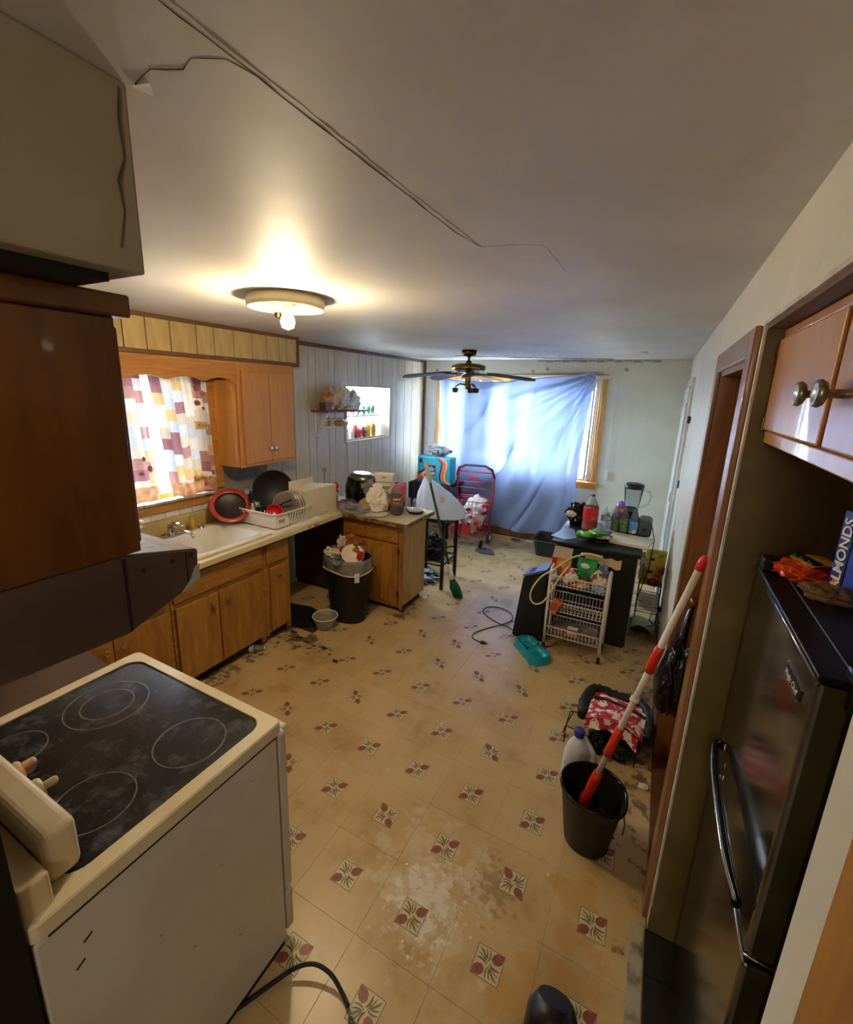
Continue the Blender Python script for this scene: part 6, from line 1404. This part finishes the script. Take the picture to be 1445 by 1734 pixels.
b = new(); bx(b, -.41, -.39, 1.93, 1.932, .006, .012); bx(b, -.41, -.39, 1.943, 1.945, .006, .012); part('prong', b, m_brass, pl, w=True)

# ---------------------------------------------------------------- mop bucket, mop, bleach, wire stand with red bag
t = thing('mop_bucket', 'black plastic bucket with dirty mop water standing in foreground', 'bucket', (.535, .655, 0))
b = new()
def bk(u, v):
    a = u * 2 * PI; r = .095 + .038 * v
    if v > .9: r += .012 * max(0, math.cos((a - 5.6) * 1)) ** 12 * 1.6
    return Vector((r * math.cos(a), r * 1.0 * math.sin(a), .28 * v))
grid(b, bk, 56, 12, wrap=True); poly(b, [bk(k / 56, 0) for k in range(56)]); part('bucket_wall', b, m_black, t)
b = new(); grid(b, lambda u, v: bk(u, v) * 1.0 - Vector((.005 * math.cos(u * 2 * PI), .005 * math.sin(u * 2 * PI), -.002)), 56, 12, wrap=True); part('inner_wall', b, m_blackm, t)
b = new(); tube(b, [tuple(bk(k / 56, 1)) for k in range(56)], .007, 8, closed=True); part('rolled_rim', b, m_blackg, t)
b = new(); crumple(b, (0, 0, .02), (.19, .19, .13), 160, .35, 5, freq=3.5); part('mop_strands', b, M('grey_brown_mop', '#54493a', .9, c2='#2f2a22', scale=30), t)
b = new(); tube(b, [(.128, -.04, .26), (.14, -.05, .2), (.136, -.06, .16)], .004, 6); part('wire_bail', b, m_grey, t)
MP0, MP1 = (.495, .70, .10), (.765, .52, 1.43)
t = thing('mop', 'red and white banded mop pole leaning from bucket to door casing', 'mop', MP0)
m_mred = M('red_mop_plastic', '#d9301c', .4, c2='#c42715', scale=10); m_mwh = M('white_mop_tube', '#dcd6cb', .35, c2='#c9c0b0', scale=8)
b = new(); tube(b, along(MP0, MP1, .0, .98), .0115, 12); part('white_pole', b, m_mwh, t, w=True)
b = new(); tube(b, along(MP0, MP1, .01, .19, 6), [.026, .030, .020, .021, .020, .019], 14); part('red_socket', b, m_mred, t, w=True)
b = new(); tube(b, along(MP0, MP1, .275, .40, 5), [.014, .018, .017, .017, .0165], 12); part('red_grip', b, m_mred, t, w=True)
b = new(); tube(b, along(MP0, MP1, .63, .72, 4), [.0155, .0165, .0165, .0155], 12); part('red_grip', b, m_mred, t, w=True)
b = new(); tube(b, along(MP0, MP1, .97, 1.01, 4), [.0145, .0145, .013, .008], 12); part('red_cap', b, m_mred, t, w=True)
b = new(); tube(b, along(MP0, MP1, .515, .528), .017, 12); part('white_collar', b, m_white, t, w=True)
t = thing('bleach_jug', 'white jug with dark blue cap standing behind black bucket', 'jug', (.43, .965, 0), rz=.5)
b = new()
prof = [(0, .002), (.062, 0), (.068, .012), (.068, .11), (.066, .16), (.055, .205), (.032, .245), (.021, .255), (.021, .27)]
lathe(b, prof, 32, sy=.8); part('body', b, M('white_jug_plastic', '#dcdde3', .35, c2='#cfd1da', scale=6, subs=.1), t)
b = new(); tube(b, cr([(.03, -.005, .247), (.052, -.035, .215), (.07, -.05, .17), (.062, -.055, .12), (.05, -.05, .11)]), .013, 10); part('handle', b, M('white_jug_plastic'), t)
b = new(); lathe(b, [(.025, .262), (.026, .268), (.026, .293), (.022, .298), (0, .298)], 24); part('cap', b, M('jug_blue_cap', '#23308c', .4), t, label='dark blue screw cap')
b = new(); grid(b, lambda u, v: Vector((.069 * math.cos(3.3 + 1.5 * u), .8 * .069 * math.sin(3.3 + 1.5 * u), .03 + .09 * v)), 10, 4); part('label', b, M('green_white_label', '#d3d8cc', .4, c2='#8aa28a', scale=18), t)
t = thing('wire_bail_stand', 'folded black wire stand on the floor behind the jug', 'stand', (.52, 1.28, 0))
m_bw = M('black_wire', '#0c0b0a', .4)
b = new(); tube(b, cr([(.335, 1.20, .0), (.335, 1.22, .08), (.34, 1.26, .13), (.36, 1.31, .135), (.52, 1.29, .14), (.70, 1.25, .14), (.705, 1.22, .12), (.70, 1.20, .0)]), .0035, 6); part('front_leg_frame', b, m_bw, t, w=True)
b = new(); tube(b, cr([(.315, 1.27, .0), (.34, 1.27, .10), (.36, 1.31, .135)]), .0035, 6); part('side_brace', b, m_bw, t, w=True)
b = new(); tube(b, cr([(.72, 1.32, .0), (.715, 1.28, .08), (.70, 1.25, .135)]), .0035, 6); part('side_brace', b, m_bw, t, w=True)
b = new(); tube(b, cr([(.335, 1.25, .07), (.42, 1.25, .06), (.55, 1.22, .06), (.70, 1.23, .07)]), .003, 6); part('cross_wire', b, m_bw, t, w=True)
b = new(); tube(b, cr([(.45, 1.28, .13), (.50, 1.25, .16), (.56, 1.24, .16), (.60, 1.27, .13)]), .003, 6); part('cross_wire', b, m_bw, t, w=True)
t = thing('floral_bag', 'red and white floral bag with black edges slumped by doorway', 'bag', (.57, 1.45, 0))
m_fl = M('red_floral_print', '#b81c2a', .6)
nt = m_fl.node_tree; tc = nt.nodes.new('ShaderNodeTexCoord'); vo = nt.nodes.new('ShaderNodeTexVoronoi'); vo.feature = 'SMOOTH_F1'; vo.inputs['Scale'].default_value = 24
no = nt.nodes.new('ShaderNodeTexNoise'); no.inputs['Scale'].default_value = 38; no.inputs['Distortion'].default_value = 1.5
mxv = nt.nodes.new('ShaderNodeMath'); mxv.operation = 'ADD'; rp = nt.nodes.new('ShaderNodeValToRGB')
nt.links.new(tc.outputs['Object'], vo.inputs['Vector']); nt.links.new(tc.outputs['Object'], no.inputs['Vector']); nt.links.new(vo.outputs['Distance'], mxv.inputs[0]); nt.links.new(no.outputs['Fac'], mxv.inputs[1])
rp.color_ramp.elements[0].position = .86; rp.color_ramp.elements[0].color = lin('#e3d3c9'); rp.color_ramp.elements[1].position = .90; rp.color_ramp.elements[1].color = lin('#b01626')
nt.links.new(mxv.outputs[0], rp.inputs[0]); nt.links.new(rp.outputs[0], nt.nodes['Principled BSDF'].inputs['Base Color'])
def top(u, v):
    x = .43 + .29 * u + .02 * v; y = 1.24 + .36 * v - .04 * u
    z = .17 + .05 * math.sin(PI * u) * (1 - v) - .10 * max(0, v - .55) + .012 * noise.noise(Vector((u * 5, v * 5, 3)))
    if .58 < v < .70: z -= .035
    return Vector((x, y, z))
b = new(); grid(b, top, 24, 24); part('floral_panel', b, m_fl, t, w=True)
b = new(); grid(b, lambda u, v: Vector((.43 + .27 * u, 1.245 - .04 * u - .02 * v + .01 * math.sin(u * 18) * v, .17 + .05 * math.sin(PI * u) - .06 * v)), 20, 6); part('front_flap', b, m_fl, t, w=True)
b = new(); tube(b, cr([(.41, 1.28, .15), (.40, 1.40, .15), (.42, 1.56, .13), (.46, 1.62, .12), (.58, 1.62, .11), (.70, 1.60, .12), (.745, 1.50, .13), (.755, 1.38, .14), (.745, 1.24, .15)]), [.022 + .011 * abs(math.sin(i * 1.3)) for i in range(49)], 10, flat=1.2); part('black_edging', b, m_blackm, t, w=True)
b = new(); tube(b, cr([(.45, 1.47, .165), (.55, 1.46, .17), (.66, 1.44, .165), (.73, 1.43, .15)]), .012, 8); part('black_strap', b, m_blackm, t, w=True)
b = new(); crumple(b, (.50, 1.22, .0), (.10, .09, .14), 170, .35, 4); crumple(b, (.62, 1.23, .0), (.14, .08, .08), 171, .35, 4); part('black_pouch', b, m_blackm, t, w=True)
b = new(); crumple(b, (.58, 1.43, .0), (.30, .34, .14), 172, .15, 4); part('black_lining', b, m_blackm, t, w=True)
b = new(); crumple(b, (0, 0, 0), (.05, .04, .025), 173, .5, 3); single('paper_scrap', b, m_white, 'small torn white paper scrap at the doorway foot', 'scrap').location = (.75, 1.08, .0)
b = new(); crumple(b, (0, 0, 0), (.025, .03, .02), 174, .4, 2); single('blue_scrap', b, M('blue_scrap', '#6f9ac8', .5), 'tiny pale blue scrap at foot of the right wall', 'scrap').location = (.755, 1.98, .0)

# ---------------------------------------------------------------- bag on the door knob, lanyard
t = thing('rubbish_bag', 'shiny black plastic bag hanging from the brass door knob', 'bag', (.80, 1.2, .36))
b = new(); crumple(b, (.805, 1.19, .37), (.15, .26, .42), 181, .22, 5, freq=1.2, flat=False, smooth=True, fn=lambda p: Vector((p.x * (1 - .35 * max(0, p.z)), p.y * (1 - .35 * max(0, p.z)), p.z))); part('bag', b, M('black_bin_bag', '#0c0d10', .22, bump=.25, bscale=18), t, w=True)
b = new(); tube(b, cr([(.80, 1.2, .72), (.82, 1.24, .84), (.835, 1.28, .955), (.845, 1.285, .962)]), [.045] * 7 + [.035] * 6 + [.02] * 5 + [.012], 10, flat=.5) if False else tube(b, [(.80, 1.2, .70), (.815, 1.235, .82), (.832, 1.27, .93), (.846, 1.285, .958)], [.06, .04, .022, .012], 12, flat=.6); part('twisted_neck', b, M('black_bin_bag'), t, w=True)
b = new(); crumple(b, (.86, 1.10, .60), (.07, .16, .28), 182, .3, 4, freq=2, flat=False); part('second_lobe', b, M('black_bin_bag'), t, w=True)
t = thing('lanyard', 'tan strap with blue end hanging on the right wall', 'strap', (.77, 3.14, 1.2))
b = new(); poly(b, [(.772, 3.155 + .02 * math.sin(k * 1.1), 1.76 - .055 * k) for k in range(10)] + [(.772, 3.205 + .02 * math.sin(k * 1.1), 1.76 - .055 * k) for k in range(9, -1, -1)], .004, (1, 0, 0)); part('strap', b, M('tan_strap', '#b5893a', .6, c2='#c9a05a', scale=9), t, w=True)
b = new(); bx(b, .762, .785, 3.14, 3.21, 1.74, 1.80, .008); part('hook', b, M('dark_brown_hook', '#3a1f12', .5), t, w=True)
b = new(); bx(b, .768, .782, 3.155, 3.205, 1.20, 1.265, .003); part('blue_end', b, M('blue_tag', '#1f4aa0', .5), t, w=True)

# ---------------------------------------------------------------- refrigerator and the cabinet above it
FY0, FY1, FX, FT = -.25, .325, .87, 1.50
t = thing('refrigerator', 'dark stainless top freezer refrigerator standing in the wall recess', 'refrigerator', (1.15, .04, 0))
b = new(); bx(b, FX + .065, 1.45, FY0 + .008, FY1 - .008, .02, FT - .01, .004); part('cabinet_body', b, M('olive_grey_side', '#4a4630', .5, bump=.1, bscale=120), t, w=True)
b = new(); bx(b, FX, FX + .055, FY0, FY1, .865, FT - .012, .010, 3); fd = part('freezer_door', b, m_fsteel, t, w=True)
b = new(); bx(b, FX, FX + .055, FY0, FY1, .05, .845, .010, 3); ld = part('lower_door', b, m_fsteel, t, w=True)
b = new(); bx(b, FX + .055, FX + .066, FY0 + .01, FY1 - .01, .05, FT - .02); part('door_gasket', b, m_kick, t, w=True)
b = new(); bx(b, FX - .001, FX + .06, FY0 - .002, FY1 + .002, FT - .012, FT, .003); bx(b, FX + .05, 1.45, FY0, FY1, FT - .012, FT + .004, .003); part('top_cap', b, m_black, t, w=True)
b = new(); bx(b, FX + .0, FX + .08, FY1 - .05, FY1, FT, FT + .035, .006); part('hinge_cover', b, m_black, t, w=True)
b = new(); bx(b, FX + .04, FX + .14, FY0 - .01, FY0 + .03, FT - .05, FT + .02, .006); part('hinge_cover', b, m_black, t, w=True)
b = new(); tube(b, [(FX - .003, FY0 + .005, FT - .008), (FX - .003, FY1 - .005, FT - .008)], .003, 6); part('bright_top_edge', b, m_chrome, t, w=True)
b = new(); tube(b, cr([(FX, .30, .93), (.850, .27, .942), (.842, .15, .945), (.840, .0, .945), (.842, -.13, .945), (.850, -.215, .942)]), .010, 8, flat=1.3); part('handle', b, m_blackg, fd, w=True)
b = new(); tube(b, cr([(.845, .27, .954), (.833, .15, .957), (.831, .0, .957), (.833, -.13, .957), (.845, -.22, .954)]), .0035, 6); part('handle_trim', b, m_chrome, fd, w=True)
b = new(); tube(b, [(FX - .002, FY0 + .004, .867), (FX - .002, FY1 - .01, .867)], .003, 6); tube(b, [(FX - .002, FY0 + .002, .867), (FX + .05, FY0 - .002, .867)], .003, 6); part('door_edge_trim', b, m_chrome, fd, w=True)
b = new(); 
bp_ = [(FX - .003, -.145 + y, 1.425 + z) for y, z in rrect(-.052, .052, -.017, .017, .006, 3)]
poly(b, bp_, .004, (1, 0, 0)); bd = part('badge', b, m_chrome, fd, w=True)
b = new(); poly(b, [(FX - .0038, -.145 + y, 1.425 + z) for y, z in rrect(-.048, .048, -.013, .013, .005, 3)], .001, (1, 0, 0)); part('badge_field', b, m_black, t, w=True)
b = text_bm('Magic Chef', .019, .0006, shear=.25, bold=.0002); bmesh.ops.transform(b, matrix=basis((FX - .0045, -.145, 1.424), (0, -1, 0), (0, 0, 1)), verts=b.verts); part('lettering', b, m_white, t, w=True)
rt = random.Random(8)
for k in range(7): b = new(); z = 1.2 + .0; crumple(b, (FX - .001, .20 + rt.uniform(-.02, .04), .78 + .03 * k), (.002, .012, .02), 400 + k, .4, 2, flat=False); part('food_splash', b, M('pale_splash', '#c9a58a', .6), fd if k > 3 else ld, w=True)
# things on the refrigerator
t = thing('candy_bag', 'orange and yellow snack bag lying on the refrigerator', 'bag', (.975, .245, FT + .006), rz=.35)
b = new(); crumple(b, (0, 0, 0), (.20, .15, .05), 191, .25, 4); part('bag', b, M('orange_bag', '#d9501c', .25, c2='#c9391a', scale=6), t)
b = new(); grid(b, lambda u, v: Vector((-.05 + .09 * u, -.045 + .08 * v, .05 + .006 * math.sin(u * PI) + .002 * math.sin(v * 14))), 8, 8); part('yellow_panel', b, M('yellow_panel', '#dca12a', .35), t)
b = new()
for k in range(5): bx(b, -.045 + .004 * (k % 2), -.022, -.04 + .015 * k, -.030 + .015 * k, .054, .060, .001)
part('dark_print', b, m_black, t)
b = new(); crumple(b, (0, 0, 0), (.11, .10, .04), 192, .22, 4, freq=2); single('clear_wrapper', b, M('amber_film', '#c9a884', .08, trans=.7, ior=1.08), 'clear glossy wrapper between orange bag and blue box', 'wrapper').location = (.965, .115, FT + .006)
t = thing('almond_box', 'tall blue almond carton at the right on the refrigerator', 'box', (1.03, .125, FT + .006), rz=.35)
b = new(); bx(b, -.03, .10, -.07, .07, 0, .20, .002); part('carton', b, M('royal_blue_carton', '#1f37a0', .4, c2='#1a2c86', scale=4), t)
b = new(); bx(b, -.0315, -.030, .03, .033, .01, .19); part('dark_fold', b, m_black, t)
b = text_bm('ALMONDS', .036, .0008, bold=.0008); bmesh.ops.transform(b, matrix=basis((-.0315, .048, .10), (0, 0, 1), (0, 1, 0)), verts=b.verts); part('lettering', b, m_white, t)
for y, z in ((.048, .018), (0, .17), (-.04, .15), (-.02, .04)): b = new(); crumple(b, (-.031, y, z), (.002, .022, .03), 500 + int(z * 100), .1, 2, flat=False, smooth=True); part('almond_picture', b, M('almond_print', '#b5793f', .5), t)
# cabinet above the refrigerator
t = thing('wall_cabinet', 'varnished orange cabinet with round knobs above the refrigerator', 'cabinet', (1.0, -.1, 1.83))
KX = .845
b = new(); bx(b, KX, 1.2, -.598, .392, 1.83, 2.122, .002); part('cabinet_body', b, m_wood, t, w=True)
b = new(); bx(b, KX - .012, KX, -.598, .392, 1.83, 1.862, .003); bx(b, KX - .012, KX, -.598, .392, 2.10, 2.122, .003); bx(b, KX - .012, KX, .365, .392, 1.862, 2.10, .003); part('face_frame', b, m_wood, t, w=True)
def kd(y0, y1, ky):
    b = new(); bx(b, KX - .024, KX - .002, y0, y1, 1.866, 2.096, .005); d = part('door', b, m_wood, t, w=True)
    b = new(); lathe(b, [(.007, 0), (.007, .02), (.018, .024), (.022, .030), (.020, .037), (.012, .036), (.006, .032), (0, .034)], 24, mat=basis((KX - .024, ky, 1.955), (0, -1, 0), (0, 0, 1))); 
    for v in b.verts: v.co.x = 2 * (KX - .024) - v.co.x if v.co.x > KX - .024 else v.co.x
    part('knob', b, M('silver_ring_knob', '#a7a49a', .3, metal=.8, c2='#6f6a5c', scale=60), d, w=True)
kd(-.142, .355, -.105); kd(-.59, -.168, -.225)
for z in (1.88, 2.07): b = new(); bx(b, KX - .026, KX - .012, .355, .372, z - .018, z + .018, .002); part('hinge', b, m_brassd, t, w=True)
b = new(); tube(b, [(KX - .01, .386, 1.98), (KX - .03, .392, 2.03), (KX - .012, .39, 2.06)], .0015, 5); part('red_wire', b, m_redbright, t, w=True)

# ---------------------------------------------------------------- upright vacuum at the bottom of the frame
t = thing('vacuum_cleaner', 'top of a black upright vacuum cleaner at bottom of frame', 'vacuum cleaner', (.552, -.265, 0))
b = new(); bx(b, -.14, .12, -.16, .02, .012, .085, .03, 4); part('floor_head', b, m_black, t)
b = new(); tube(b, [(-.01, -.06, .06), (-.01, -.03, .16), (-.01, .0, .28), (-.01, .035, .355), (-.01, .055, .385)], [.055, .066, .070, .066, .045], 24); part('motor_housing', b, m_black, t)
b = new(); bx(b, -.065, -.045, .0, .02, .29, .315, .002); part('latch_slot', b, m_dark, t)
b = new(); bx(b, .045, .075, .0, .03, .24, .34, .008); part('cord_hook', b, m_black, t)
for sx in (-.12, .10): b = new(); lathe(b, [(0, -.012), (.025, -.012), (.03, 0), (.025, .012), (0, .012)], 20, mat=basis((sx, -.1, .03), (0, 1, 0), (0, 0, 1))); part('wheel', b, m_grey, t)
